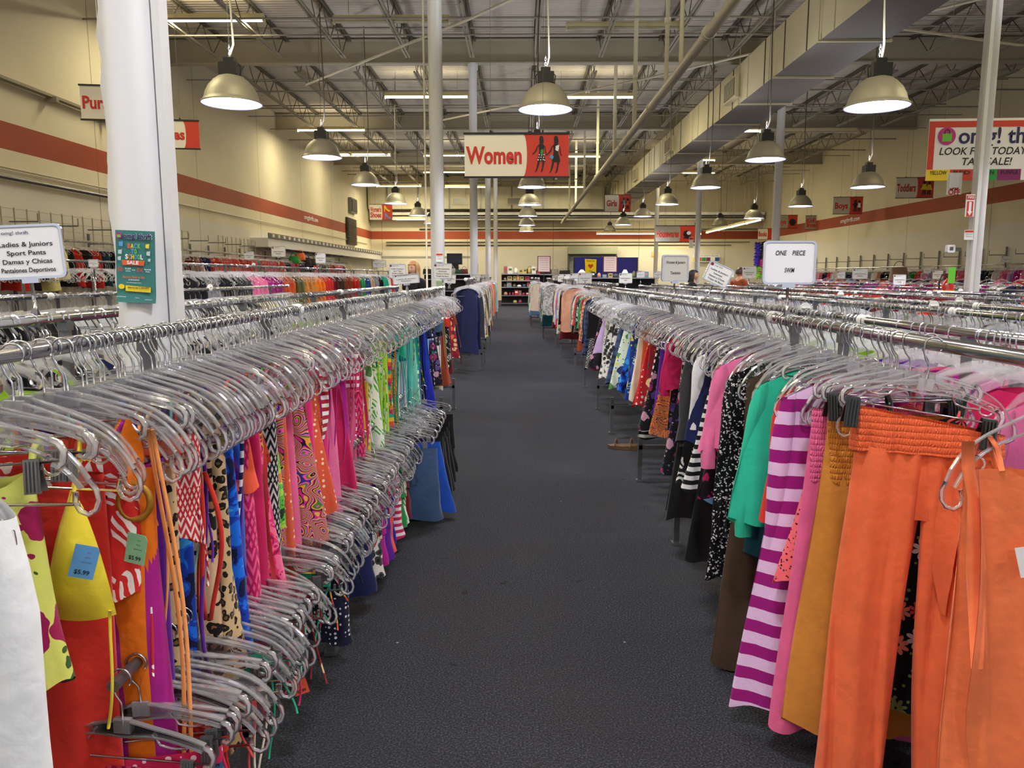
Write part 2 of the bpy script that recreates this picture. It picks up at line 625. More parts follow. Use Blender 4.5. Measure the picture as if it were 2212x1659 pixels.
# wall conduits, ledges, louvre and far wall beams
mb = MB()
mb.tube([(XL + 0.06, 2, 3.13), (XL + 0.06, 19.5, 3.13)], 0.035, 6)
mb.tube([(XL + 0.06, 19.5, 3.13), (XL + 0.06, 20, 3.0)], 0.04, 6)
struct('conduit_run', mb, STEEL)
mb = MB()
mb.tube([(XL + 0.05, 2, 3.3), (XL + 0.05, 45, 3.3)], 0.02, 5)
struct('conduit_run', mb, PIPE)
mb = MB().box((XL + 0.1, 10, 4.78), (0.12, 18, 0.05))
for k in range(8): mb.box((XL + 0.13, 3.5 + k * 1.9, 4.72), (0.2, 0.09, 0.1))
struct('cable_tray', mb, plain('tray_grey', (150, 142, 118), 0.6))
mb = MB().box((XL + 0.3, 36, 2.55), (0.6, 20.8, 0.3), 0)
mb.box((XL + 0.62, 36, 2.78), (0.04, 20.8, 0.16), 1)
for k in range(34): mb.box((XL + 0.65, 26 + k * 0.6, 2.78), (0.03, 0.2, 0.1), 0)
struct('trim_1', mb, [WHITE_PAINT, STEEL])
mb = MB().box((XL + 0.06, 40.8, 3.75), (0.1, 2.1, 1.35), 0)
for k in range(16): mb.box((XL + 0.13, 40.8, 3.12 + k * 0.083), (0.06, 2.0, 0.03), 1, Euler((0, 0.5, 0)).to_matrix())
lo = mb.build('wall_louvre', [DARKSTEEL, plain('louvre_brown', (84, 72, 56), 0.6)])
tag(lo, 'dark slatted louvre vent set in the left wall near the far corner', 'vent')
mb = MB().box((XL + 0.09, 41.2, 5.1), (0.16, 1.4, 0.75), 0)
mb.box((XL + 0.18, 41.2, 5.1), (0.04, 1.2, 0.6), 1)
tag(mb.build('wall_vent', [STEEL, DARKSTEEL]), 'grey framed vent above the slatted louvre on the left wall', 'vent')
for z, h, m_ in ((5.05, 0.16, WHITE_PAINT), (4.86, 0.07, STEEL), (4.72, 0.1, BEAM)):
    struct('trim_2', MB().box((2.7, 46.0, z), (23.0, 0.6, h)), m_)
for z, r, x0, x1 in ((4.2, 0.04, -6, 14), (3.45, 0.025, -8, 13.6), (3.28, 0.03, -8, 12.5), (2.6, 0.02, -8.8, -3)):
    struct('conduit_run', MB().tube([(x0, 46.42, z), (x1, 46.42, z)], r, 6), STEEL)

# roll-up door, blue board, exit sign on the far wall
d0, d1 = atY(1230, 540, 46.3), atY(1328, 600, 46.3)
dr = thing('door_1', None, None, (0, 0, 0))
dr['kind'] = 'structure'
mb = MB()
for k in range(22): mb.box(((d0.x + d1.x) / 2, 46.4, 0.05 + k * 0.125), (d1.x - d0.x, 0.05, 0.115))
mb.build('shutter', plain('shutter_grey', (150, 160, 152), 0.5), dr)
MB().box(((d0.x + d1.x) / 2, 46.2, 2.95), (d1.x - d0.x + 0.2, 0.5, 0.42)).build('shutter_hood', plain('hood_grey', (158, 162, 140), 0.5), dr)
mb = MB()
for x in (d0.x - 0.05, d1.x + 0.05): mb.box((x, 46.35, 1.5), (0.1, 0.12, 3.0))
mb.build('guide_rail', STEEL, dr)
BB = plain('board_blue', (30, 32, 150), 0.5)
a, b = atY(1240, 556, 45.2), atY(1376, 604, 45.2)
mb = MB().box(((a.x + b.x) / 2, 45.2, a.z / 2 + 0.1), (b.x - a.x, 0.06, a.z - 0.2))
bo = mb.build('partition_board', BB)
tag(bo, 'bright blue partition board in front of the roll-up door', 'partition')
mb = MB()
for x in (a.x, (a.x + b.x) / 2, b.x): mb.box((x, 45.2, a.z / 2), (0.07, 0.09, a.z))
mb.build('post', DARKSTEEL, bo)
a, b = atY(1408, 544, 46.35), atY(1424, 554, 46.35)
ex = thing('exit_sign', 'small orange lit exit sign on the far wall', 'exit sign', ((a.x + b.x) / 2, 46.43, (a.z + b.z) / 2))
MB().plate(rrect(0.42, 0.26, 0.03), 0.08).build('housing', emit('exit_glow', srgb(255, 120, 70), 1.1), ex)
text('EXIT', ex, 0, 0, 0.16, CREAM, bold=0.02, width=0.32)
# ------------------------------------------------------------------ lamps
SHADE = plain('spun_aluminium', (182, 177, 156), 0.5, 0.4)
SHADE_IN = emit('lamp_reflector_glow', (0.52, 0.54, 1.0, 1), 0.42)
BULB = emit('lamp_bulb_glow', (0.93, 0.94, 1.0, 1), 9.0)
BULB_OFF = plain('lamp_bulb_off', (200, 210, 200), 0.3)
CORD = plain('lamp_cord', (196, 188, 160), 0.6)
prof = [(0.345, 0.0), (0.352, 0.004), (0.35, 0.016), (0.325, 0.03), (0.312, 0.06), (0.292, 0.13), (0.255, 0.2), (0.2, 0.262), (0.14, 0.305), (0.1, 0.32), (0.0, 0.322)]
SHADE_ME = MB().lathe(prof, 40).mesh('lamp_shade', SHADE)
SHADEIN_ME = MB().lathe([(0.342, 0.004), (0.31, 0.03), (0.285, 0.12), (0.245, 0.19), (0.18, 0.25), (0.0, 0.285)], 32).mesh('reflector', SHADE_IN)
BULB_ME = MB().lathe([(0, 0.012), (0.13, 0.016), (0.2, 0.03), (0.23, 0.055), (0.22, 0.1), (0.1, 0.2), (0.04, 0.28)], 16).mesh('bulb', BULB)
BULBOFF_ME = BULB_ME.copy()
BULBOFF_ME.materials.clear()
BULBOFF_ME.materials.append(BULB_OFF)
mb = MB()
mb.box((0, 0, 0.385), (0.21, 0.2, 0.14)).box((0, 0, 0.48), (0.12, 0.11, 0.07))
for s in (-1, 1): mb.tube([(s * 0.115, 0, 0.32), (s * 0.125, 0, 0.42), (s * 0.08, 0, 0.47)], 0.007, 5)
HOUS_ME = mb.mesh('ballast_housing', BLACK)
mb = MB()
for k in range(5):
    mb.tube([(0.012 * math.cos(t) * (k % 2), 0.012 * math.cos(t) * (1 - k % 2), 0.535 + k * 0.03 + 0.02 * math.sin(t)) for t in np.linspace(0, 2 * PI, 9)[:-1]], 0.004, 4, closed=True)
CHAIN_ME = mb.mesh('chain', STEEL)
lamp_light = bpy.data.lights.new('high_bay_light', 'SPOT')
lamp_light.energy = HIGH_BAY_W
lamp_light.color = (0.93, 0.95, 1.0)
lamp_light.spot_size = math.radians(150)
lamp_light.spot_blend = 0.55
lamp_light.shadow_soft_size = 0.14

# the open tops of the reflectors let some light up to the roof
lamp_up = lamp_light.copy()
lamp_up.energy = HIGH_BAY_W * 0.25
lamp_up.spot_size = math.radians(165)


def hb_child(name, data, parent):
    o = bpy.data.objects.new(name, data)
    COL.objects.link(o)
    o.parent = parent
    return o


def high_bay(p, label, on=True, seed=0):
    t = thing('pendant_lamp', label, 'lamp', p, group='aluminium pendant lamps')
    hb_child('lamp_shade', SHADE_ME, t)
    hb_child('reflector', SHADEIN_ME if on else SHADE_ME, t)
    hb_child('bulb', BULB_ME if on else BULBOFF_ME, t)
    hb_child('ballast_housing', HOUS_ME, t)
    hb_child('chain', CHAIN_ME, t)
    r = random.Random(seed)
    top = ZC - p[2] - 0.02
    a, ph = 0.06 + 0.05 * r.random(), r.random() * 3
    pts = [(0.05 + a * math.sin(ph + 3.2 * s) * (1 - s) * (1 if s > 0.0 else 0) - a * math.sin(ph) * (1 - s) ** 4, 0, 0.47 + (top - 0.47) * s) for s in np.linspace(0, 1, 18)]
    MB().tube(pts, 0.011, 6).build('cord', CORD if seed < 3 else plain('cord_dark', (90, 84, 74), 0.6), t)
    MB().tube([(0, 0, 0.66), (0, 0, top)], 0.004, 4).build('hanging_wire', STEEL, t)
    if on:
        l = bpy.data.objects.new('lamp_uplight', lamp_up)
        COL.objects.link(l)
        l.parent = t
        l.location = (0, 0, 0.53)
        l.rotation_euler = (PI, 0, 0)
        l = bpy.data.objects.new('lamp_light', lamp_light)
        COL.objects.link(l)
        l.parent = t
        l.location = (0, 0, 0.012)
    return t


LAMPS = [
    (501, 225, 122, 'pendant lamp beside the near white column, lit, biggest on the left'),
    (1178, 238, 112, 'lit pendant lamp hanging above the Women banner'),
    (1894, 232, 128, 'lit pendant lamp below the duct, nearest the tag sale sign'),
    (696, 341, 82, 'second lit pendant lamp from the near column along the left wall'),
    (790, 400, 60, 'third lit pendant lamp along the left wall, left of the shoe banner'),
    (855, 440, 48, 'lit pendant lamp hanging over the Shoes banner'),
    (903, 466, 39, 'lit pendant lamp right of the Shoes banner'),
    (931, 483, 32, 'small lit pendant lamp partly behind the tall round column'),
    (1160, 345, 80, 'pendant lamp hidden behind the Women banner'),
    (1149, 405, 61, 'lit pendant lamp just under the Women banner'),
    (1144, 443, 50, 'second lit pendant lamp under the Women banner'),
    (1140, 467, 41, 'third lit pendant lamp down the aisle under the Women banner'),
    (1138, 487, 36, 'fourth lit pendant lamp down the aisle under the Women banner'),
    (1137, 500, 32, 'farthest pendant lamp at the end of the aisle'),
    (1653, 346, 82, 'lit pendant lamp in front of the second right column'),
    (1524, 406, 63, 'lit pendant lamp between the duct and the thin grey column'),
    (1441, 442, 49, 'lit pendant lamp above the Housewares banner'),
    (1388, 468, 38, 'lit pendant lamp right of the Girls banner'),
    (1346, 486, 36, 'lit pendant lamp under the Girls banner'),
    (1317, 499, 26, 'faint pendant lamp farthest under the Girls banner', False),
    (1874, 405, 68, 'lit pendant lamp left of the Toddlers banner'),
    (1729, 446, 50, 'dark shaded lit pendant lamp above the Kids Shoes banner'),
    (1628, 472, 41, 'lit pendant lamp left of the second right column'),
    (1555, 487, 34, 'unlit greenish pendant lamp right of the Housewares banner', False),
    (1505, 499, 26, 'faint small pendant lamp behind the thin grey column', False),
]
for k, l in enumerate(LAMPS):
    y = 0.70 * FPX / l[2] * 0.985
    p = atY(l[0], l[1], y)
    high_bay(p, l[3], len(l) < 5, k)
# the same rows carry on above and behind the camera
for i, (x, y) in enumerate([(x, y) for y in (5.7, 1.2, -3.3) for x in (-3.9, 0.35, 4.5, 8.1)] + [(8.1, 10.2), (12, 12)]):
    high_bay((x, y, 3.7), 'pendant lamp of the rows above the camera', True, 40 + i)

TUBE = emit('fluorescent_glow', (1.0, 0.9, 0.6, 1), 7.0)
TUBE_OFF = plain('fluorescent_off', (196, 186, 160), 0.4)
tube_light = bpy.data.lights.new('tube_light', 'AREA')
tube_light.shape = 'RECTANGLE'
tube_light.size, tube_light.size_y = 2.4, 0.12
tube_light.energy = TUBE_W
tube_light.color = (1.0, 0.88, 0.58)
tube_up = tube_light.copy()
tube_up.energy = TUBE_W * 0.07
tube_low = tube_light.copy()
tube_low.energy = TUBE_W * 0.3
fr = MB()
fr.box((0, 0, 0.05), (2.44, 0.12, 0.07)).box((0, 0, 0.1), (2.44, 0.07, 0.04))
for s in (-1, 1): fr.box((s * 1.21, 0, 0.0), (0.03, 0.14, 0.1))
TF_ME = fr.mesh('fixture_body', plain('fixture_enamel', (220, 208, 160), 0.4))
tb = MB()
for s in (-1, 1): tb.tube([(-1.19, s * 0.035, -0.01), (1.19, s * 0.035, -0.01)], 0.019, 8)
TUBE_ME, TUBEOFF_ME = tb.mesh('tube', TUBE), tb.mesh('tube', TUBE_OFF)


def fluorescent(p, label, on=True, rz=0.0, z_top=None):
    t = thing('fluorescent_light', label, 'light', p, (0, 0, rz), group='fluorescent ceiling lights')
    hb_child('fixture_body', TF_ME, t)
    hb_child('tube', TUBE_ME if on else TUBEOFF_ME, t)
    top = (z_top or ZC) - p[2]
    for s in (-1, 1):
        MB().tube([(s * 0.9, 0, 0.12), (s * 0.9, 0, top)], 0.006, 4).build('hanging_rod', STEEL, t)
    if on:
        l = bpy.data.objects.new('fixture_light', tube_light if p[2] > 5 else tube_low)
        COL.objects.link(l)
        l.parent = t
        l.location = (0, 0, -0.035)
        l = bpy.data.objects.new('fixture_uplight', tube_up)
        COL.objects.link(l)
        l.parent = t
        l.location = (0, 0, 0.16)
        l.rotation_euler = (PI, 0, 0)
    return t


TUBES = [
    (446, 43, 17.0, 'lit fluorescent tube light beside the near white column top', True),
    (921, 209, 23.2, 'lit fluorescent tube light behind the tall round column', True),
    (1279, 210, 23.2, 'lit fluorescent tube light right of the lamp over the Women banner', True),
    (716, 281, 28.2, 'lit fluorescent tube light above the second left pendant lamp', True),
    (784, 333, 34.5, 'lit fluorescent tube light left of the tall round column', True),
    (975, 336, 34.5, 'lit fluorescent tube light left of the Women banner', True),
    (1236, 338, 34.5, 'lit fluorescent tube light right of the Women banner', True),
    (965, 372, 41.0, 'lit fluorescent tube light low beside the Women banner', True),
    (862, 402, 42.5, 'lit fluorescent tube light over the far zinc duct, beside the left wall', True),
    (1010, 404, 42.5, 'lit fluorescent tube light over the far zinc duct, left of the aisle', True),
    (1215, 404, 42.5, 'lit fluorescent tube light over the far duct, right of the aisle lamps', True),
    (1493, 374, 41.0, 'lit fluorescent tube light past the end of the duct', True),
    (846, 46, 17.0, 'unlit fluorescent fixture left of the tall round column', False),
    (1345, 60, 17.5, 'unlit fluorescent fixture right of the aisle pipes', False),
    (1770, 285, 26.0, 'unlit fluorescent fixture beyond the duct near the right wall', False),
]
for u, v, y, lb, on in TUBES:
    p = atY(u, v, y)
    fluorescent(p, lb, on)
for k, (x, y) in enumerate(((-6.5, 9.5), (-6.5, 1.5), (-1.0, 6.0), (4.0, 4.0), (9.5, 8.0), (4.5, -2.5), (-3.5, -2.5), (11.2, 11.5), (7.6, 36.0), (7.5, 29.0))):
    fluorescent((x, y, 6.66), 'fluorescent light of the roof, out of sight of the aisle', True, 0)
# low bright rows near the far right corner
for k in range(4):
    fluorescent((10.4, 35.0 + 2.5 * k, 3.86), 'lit fluorescent tube of the low slanting row by the far right corner', True, PI / 2)
for k, x in enumerate((5.6, 8.0, 9.2)):
    fluorescent((x, 45.2, 3.86), ['lit low fluorescent tube left of the Housewares banner', 'lit low fluorescent tube behind the Housewares banner', 'lit low fluorescent tube meeting the slanting row'][k], True)
for k, (u, v) in enumerate(((867, 473), (903, 474))):
    p = atY(u, v, 44.5)
    fluorescent(p, ['lit low fluorescent tube under the far duct behind the Shoes banner', 'lit low fluorescent tube under the far duct, right of the Shoes banner'][k], True)
# ------------------------------------------------------------------ hanging banners
def fig_woman(mb, x, z, h, mi, lean=0.0, skirt=None, top=None, bag=None, dots=None):
    """a flat walking woman, as printed on the banner; h = height, (x, z) = feet"""
    def P(pts, m, dy): mb.plate([(x + (a + lean * b) * h, z + b * h) for a, b in pts], 0.0015, dy, m)
    P([(-.05, .86), (-.055, .93), (-.035, .985), (.01, 1.0), (.05, .98), (.065, .92), (.075, .84), (.06, .78), (.03, .8), (0, .77), (-.045, .8)], mi, -.0075)
    P([(-.08, .74), (-.03, .8), (.05, .79), (.09, .72), (.075, .6), (.07, .52), (-.06, .52), (-.055, .62)], mi, -.007)
    P([(-.075, .75), (-.1, .68), (-.13, .58), (-.24, .48), (-.25, .5), (-.155, .6), (-.12, .7)], mi, -.0078)
    P([(.075, .74), (.1, .68), (.115, .56), (.15, .45), (.17, .46), (.135, .58), (.12, .7)], mi, -.0078)
    P([(-.06, .53), (.075, .53), (.1, .44), (.13, .3), (-.1, .3), (-.09, .42)], mi if skirt is None else skirt, -.0082)
    P([(-.09, .31), (-.03, .31), (-.07, .17), (-.11, .05), (-.16, 0), (-.18, .0), (-.14, .06), (-.12, .17)], mi, -.0078)
    P([(.04, .31), (.1, .31), (.075, .17), (.05, .05), (.02, 0), (-.01, .0), (.015, .07), (.035, .18)], mi, -.0078)
    if top is not None: P([(-.01, .62), (.0, .72), (.06, .75), (.095, .74), (.085, .64), (.06, .58)], top, -.009)
    if bag is not None: P([(-.02, .5), (.05, .5), (.07, .6), (.03, .64), (-.01, .6)] if bag[1] else [(-.17, .42), (-.09, .36), (-.05, .44), (-.12, .5)], bag[0], -.0095)
    if dots is not None:
        for a, b in ((-.05, .48), (.02, .47), (.08, .48), (-.06, .41), (.0, .41), (.07, .41), (-.08, .34), (-.01, .34), (.06, .35), (.1, .33)):
            P(ell(a, b, .018, .018, 8), dots, -.0095)


def fig_child(mb, x, z, h, mi, body, dress=False):
    def P(pts, m, dy): mb.plate([(x + a * h, z + b * h) for a, b in pts], 0.0015, dy, m)
    P(ell(0, .86, .11, .12, 10), mi, -.007)
    P([(-.1, .74), (.1, .74), (.24 if dress else .12, .35), (-.24 if dress else -.12, .35)], body, -.0078)
    P([(-.1, .73), (-.27, .5), (-.23, .46), (-.06, .64)], mi, -.0074)
    P([(.1, .73), (.06, .64), (.23, .46), (.27, .5)], mi, -.0074)
    P([(-.1, .36), (-.01, .36), (-.03, 0), (-.13, 0)], mi, -.0074)
    P([(.01, .36), (.1, .36), (.13, 0), (.03, 0)], mi, -.0074)


def banner(rect, y, body, label, split=0.62, size=0.3, tw=None, art=None, rz=0.0, name='banner', tcx=None, zt=None, pale=None):
    u0, v0, u1, v1 = rect
    a, b = atY(u0, v0, y), atY(u1, v1, y)
    w, h = abs(b.x - a.x), abs(a.z - b.z)
    t = thing('hanging_banner', label, 'banner', ((a.x + b.x) / 2, y, (a.z + b.z) / 2), (0, 0, rz), group='department banners')
    MB().plate([(-w / 2, h / 2), (w / 2, h / 2), (w / 2, -h / 2), (-w / 2, -h / 2)], 0.006, 0).build('panel', pale or CREAM, t)
    xs = -w / 2 + w * split
    arc = [(xs - w * 0.055 + w * 0.055 * math.cos(s * 1.25) / math.cos(0) * 1.0 - 0.0, h / 2 * math.sin(s * PI / 2) / 1.0) for s in np.linspace(1, -1, 11)]
    MB().plate(arc[::1] + [(w / 2, -h / 2), (w / 2, h / 2)][::1], 0.002, -0.002).build('red_field', RED, t) if True else None
    mb = MB()
    for s in (-1, 1): mb.box((0, 0, s * (h / 2 + 0.008)), (w + 0.02, 0.022, 0.02))
    for s in (-1, 1): mb.tube([(s * w * 0.25, 0, h / 2 + 0.018), (s * w * 0.25, 0, h / 2 + 0.04)], 0.012, 6)
    mb.build('rod', BLACK, t)
    mb = MB()
    for s in (-1, 1): mb.tube([(s * w * 0.25, 0, h / 2 + 0.03), (s * w * 0.25, 0, ZC - t.location.z)], 0.003, 4)
    mb.build('hanging_wire', STEEL, t)
    tx = -w / 2 + w * (tcx or split * 0.48)
    lines = body.split('|')
    for k, ln in enumerate(lines):
        text(ln, t, tx, (len(lines) - 1) * size * h * 0.62 - k * size * h * 1.2 - 0.02 * h, size * h * 1.55, REDINK, width=w * (tw or split * 0.84), bold=0.034)
    if art: art(MB(), w, h, t)
    return t


def art_women(mb, w, h, t):
    fig_woman(mb, w * .235, -h * .40, h * .86, 0, 0, dots=1, bag=(2, True))
    fig_woman(mb, w * .375, -h * .42, h * .88, 0, 0, top=3, bag=(4, False))
    mb.build('printed_figures', [INK, CARD, GREEN, CARD, SKYBLUE], t)


def art_kids(c1, c2, dress=False):
    def f(mb, w, h, t):
        fig_child(mb, w * .25, -h * .36, h * .72, 0, 1, dress)
        fig_child(mb, w * .38, -h * .36, h * .68, 0, 2, dress)
        mb.build('printed_figures', [INK, c1, c2], t)
    return f


def art_shoes(mb, w, h, t):
    for (x, z, s, m) in ((w * .27, h * .22, 1, 0), (w * .3, -h * .25, 1, 1)):
        q = [(-.2, .2), (-.12, .22), (.0, .0), (.14, -.08), (.22, -.12), (.2, -.17), (.05, -.16), (-.06, -.06), (-.13, .04), (-.16, -.2), (-.19, -.2)]
        mb.plate([(x + a * h, z + b * h) for a, b in q][::-1], 0.0015, -0.007, m)
    mb.build('printed_shoes', [YELLOW, SKYBLUE], t)


def art_blob(c1, c2):
    def f(mb, w, h, t):
        mb.plate(ell(w * .29, -h * .02, h * .26, h * .24), 0.0015, -0.006, 0)
        mb.plate(ell(w * .33, h * .05, h * .14, h * .12), 0.0015, -0.0085, 1)
        mb.plate([(w * .2, -h * .3), (w * .4, -h * .3), (w * .4, -h * .22), (w * .2, -h * .22)][::-1], 0.0015, -0.0085, 0)
        mb.build('printed_goods', [c1, c2], t)
    return f


GREYB = plain('banner_grey', (160, 154, 142), 0.6)
banner((1003, 290, 1228, 381), 8.85, 'Women', 'big red and white Women banner with two printed women above the aisle', split=0.6, size=0.36, tw=0.535, art=art_women)
banner((1307, 421, 1362, 457), 34, 'Girls', 'small red and white Girls banner under the duct', size=0.32, tw=.4, split=.55, art=art_kids(SKYBLUE, ORANGE))
banner((1417, 488, 1502, 522), 31, 'Housewares', 'grey and red Housewares banner behind the thin grey column', size=0.4, tw=.56, art=art_blob(BLACK, CARD), pale=GREYB)
banner((1675, 465, 1721, 493), 40, 'Toys', 'grey and red Toys banner beside the right wall', size=0.34, tw=.44, split=.6, art=art_blob(BLACK, NAVY), pale=GREYB, rz=-.1)
banner((1741, 466, 1786, 496), 38, "Kid's|Shoes", 'red and grey banner for kids shoes, right of the Toys banner', size=0.27, tw=.5, split=.62, art=art_blob(MAROON, BLACK), pale=GREYB, rz=-.1)
banner((1802, 426, 1861, 462), 31.5, 'Boys', 'red and white Boys banner by the right wall', size=0.32, tw=.44, split=.58, art=art_kids(INK, CARD), pale=plain('banner_pale_grey', (196, 186, 178), 0.6), rz=-.13)
banner((1939, 384, 2013, 427), 25.5, 'Toddlers', 'red and white Toddlers banner left of the tag sale sign', size=0.34, tw=.5, split=.58, art=art_kids(YELLOW, YELLOW, True), rz=-.13)
banner((798, 442, 848, 475), 38, "Women's|Shoes", "red and white banner with printed high heels, for women's shoes", size=0.3, tw=.48, split=.56, art=art_shoes)
banner((1638, 494, 1672, 517), 42, 'Books', 'small red and white Books banner behind the second right column', size=0.4, tw=.5, split=.6)
for s, (rc, y, tx, lb, rz) in enumerate((((178, 188, 364, 259), 9.9, 'Purses', 'Purses banner, mostly behind the near white column, on its left', 0.16), ((272, 260, 428, 319), 11.8, 'Plus Sizes', 'red and white banner ending in zes, right of the near white column', 0.16))):
    banner(rc, y, tx, lb, split=0.82 if s else .5, size=0.34, tw=0.68 if s else .43, tcx=.46 if s else .235, rz=rz)


def shop_logo(t, x, z, r, y=-0.006):
    mb = MB()
    mb.plate(ell(x, z, r, r, 24), 0.002, y, 0)
    mb.plate([(x - r * .5, z - r * .6), (x - r * .5, z + r * .3), (x + r * .55, z + r * .3), (x + r * .55, z - r * .6)], 0.0012, y - 0.002, 1)
    mb.tube([(x - r * .28, y - .003, z + r * .25), (x - r * .22, y - .003, z + r * .6), (x, y - .003, z + r * .75), (x + r * .25, y - .003, z + r * .6), (x + r * .3, y - .003, z + r * .25)], r * .05, 4, 2)
    mb.build('printed_logo', [MAGENTA, LIME, NAVY], t)


# the big tag sale sign behind the right column
y = 12.6
a, b = atY(2014, 255, y), atY(2330, 389, y)
w, h = b.x - a.x, a.z - b.z
t = thing('sale_sign', 'big white red-edged tag sale sign with a colour code strip, behind the right column', 'sign', ((a.x + b.x) / 2, y, (a.z + b.z) / 2), (0, 0, -0.06))
MB().plate([(-w / 2, h / 2), (w / 2, h / 2), (w / 2, -h / 2), (-w / 2, -h / 2)], 0.02, 0).build('panel', CARD, t)
mb = MB()
mb.plate([(-w / 2, h * .46), (w / 2, h * .46), (w / 2, h * .36), (-w / 2, h * .36)], 0.003, -0.003)
mb.plate([(-w / 2, h * .36), (-w / 2 + w * .04, h * .36), (-w / 2 + w * .04, -h * .32), (-w / 2, -h * .32)], 0.003, -0.003)
mb.build('red_edge', RED, t)
shop_logo(t, -w * .385, h * .22, h * .145)
text('omg! thrift', t, -w * .01, h * .21, h * .36, NAVY, width=w * .60, bold=.02)
text("LOOK FOR TODAY'S", t, -w * .13, -h * .03, h * .17, INK, width=w * .60, bold=.012, shear=.2)
text('TAG SALE!', t, -w * .12, -h * .2, h * .17, INK, width=w * .32, bold=.012, shear=.2)
cols = ((YELLOW, 'YELLOW'), (RED, 'RED'), (GREEN, 'GREEN'), (PURPLE, 'PURPLE'), (CARD, 'WHITE'), (BLUE, 'BLUE'))
for k, (m_, s) in enumerate(cols):
    x0 = -w / 2 + k * w * .152
    MB().plate([(x0, -h * .32), (x0 + w * .152, -h * .32), (x0 + w * .152, -h * .5), (x0, -h * .5)], 0.003, -0.006).build('colour_patch', m_, t)
    text(s, t, x0 + w * .076, -h * .375, h * .09, INK, y=-0.011, width=w * .11, bold=.012)
mb = MB()
for s in (-1, 1): mb.tube([(s * w * .4, 0, h / 2), (s * w * .4, 0, ZC - t.location.z)], 0.004, 4)
mb.build('hanging_wire', STEEL, t)
# colour code notice on the far wall
a, b = atY(1497, 550, 46.3), atY(1554, 566, 46.3)
w, h = b.x - a.x, a.z - b.z
t = thing('wall_notice', 'small colour code tag sale notice on the far wall', 'sign', ((a.x + b.x) / 2, 46.3, (a.z + b.z) / 2))
MB().plate([(-w / 2, h / 2), (w / 2, h / 2), (w / 2, -h / 2), (-w / 2, -h / 2)], 0.05).build('panel', CARD, t)
text("LOOK FOR TODAY'S TAG SALE", t, 0, h * .33, h * .26, NAVY, width=w * .92)
for k, (m_, s) in enumerate(cols):
    x0 = -w / 2 + k * w / 6
    MB().plate([(x0, h * .12), (x0 + w / 6.4, h * .12), (x0 + w / 6.4, -h * .38), (x0, -h * .38)], 0.01, -0.01).build('colour_patch', m_, t)

# ------------------------------------------------------------------ flat wall graphics: the web address in the stripe
for wall, (u0, v0, u1, v1), lb in (('L', (657, 466, 687, 482), 'white web address lettering on the red stripe of the left wall'), ('R', (1815, 484, 1856, 493), 'pale web address lettering on the stripe of the right wall')):
    x = XL + 0.012 if wall == 'L' else XR - 0.012
    a, b = atX(u0, v0, x), atX(u1, v1, x)
    t = thing('wall_lettering', lb, 'lettering', (x, (a.y + b.y) / 2, 3.86), (0, 0, PI / 2 if wall == 'L' else -PI / 2))
    text('omgthrift.com', t, 0, 0, 0.26, CARD, y=-0.003, width=abs(a.y - b.y), bold=0.015)

# ------------------------------------------------------------------ posters and stickers on the columns
TEAL = plain('poster_teal', (52, 120, 116), 0.45, var=0.06, vs_=3)
PURPL = plain('poster_purple', (150, 40, 150), 0.5)
yy = 2.405
a, b = atY(244, 498, yy), atY(339, 654, yy)
w, h = b.x - a.x, a.z - b.z
t = thing('sale_poster', 'teal back to school sale poster taped on the near white column', 'poster', ((a.x + b.x) / 2, yy, (a.z + b.z) / 2), (0, math.radians(2.5), 0))
P = np.array([[(-w / 2 + w * i / 12, 0.004 * ((i - 6) / 6) ** 2 - 0.004 * (j == 0), -h / 2 + h * j / 10) for j in range(11)] for i in range(13)])
mb = MB().grid(P, flip=False)
P2 = P.copy(); P2[:, :, 1] += 0.002
mb.grid(P2, flip=True)
mb.build('sheet', TEAL, t)
shop_logo(t, -w * .38, h * .425, w * .08, -0.003)
text('omg! thrift', t, w * .1, h * .42, h * .1, NAVY, y=-0.006, width=w * .72, bold=.03)
text('omg! thrift', t, w * .1, h * .42, h * .1, CARD, y=-0.0045, width=w * .735, bold=.055)
colr = (ORANGE, YELLOW, SKYBLUE, LIME, CARD, RED)
for k, (ln, z, ww) in enumerate((('BACK', .285, .34), ('TO', .21, .15), ('SCHOOL', .135, .46))):
    n = len(ln)
    for i, c in enumerate(ln):
        text(c, t, (-ww / 2 + ww * (i + .5) / n) * w, z * h, h * .088, colr[(i + k * 2) % 5], y=-0.005, width=ww / n * w * .9, bold=.035)
MB().plate([(-w * .32, h * .09), (w * .26, h * .09), (w * .24, h * .02), (-w * .3, h * .02)], .001, -.004).build('ribbon', ORANGE, t)
text('SALE', t, -w * .03, h * .055, h * .065, CARD, y=-.007, width=w * .3, bold=.03)
for (s, x, z, sz, m_) in (('50', -.36, -.045, .075, RED), ('% OFF', -.16, -.03, .03, CARD), ('clothing', -.16, -.06, .022, CARD), ('PLUS', -.02, -.045, .02, CARD), ('5X', .14, -.045, .075, RED), ('Rewards', .34, -.03, .026, CARD), ('Points', .34, -.06, .022, CARD), ('August 2nd to 4th', -.02, -.145, .042, ORANGE), ('at all locations', -.02, -.18, .026, CARD), ('some exclusions apply, see store', -.02, -.22, .016, CARD), ('omg! thrift stores', -.36, -.42, .02, CARD), ('follow us', .06, -.43, .016, CARD), ('omgthrift.com', .34, -.45, .018, CARD)):
    text(s, t, x * w, z * h, sz * h, m_, y=-.005, bold=.02)
MB().plate([(-w * .24, -h * .26), (w * .4, -h * .28), (w * .4, -h * .35), (-w * .24, -h * .34)], .001, -.004).build('reward_strip', YELLOW, t)
text('SIGN UP FOR TC REWARDS', t, w * .1, -h * .29, h * .03, INK, y=-.007, width=w * .54, bold=.03)
mb = MB()
mb.plate(ell(-.34 * w, -.28 * h, w * .08, h * .035), .001, -.0045, 2)
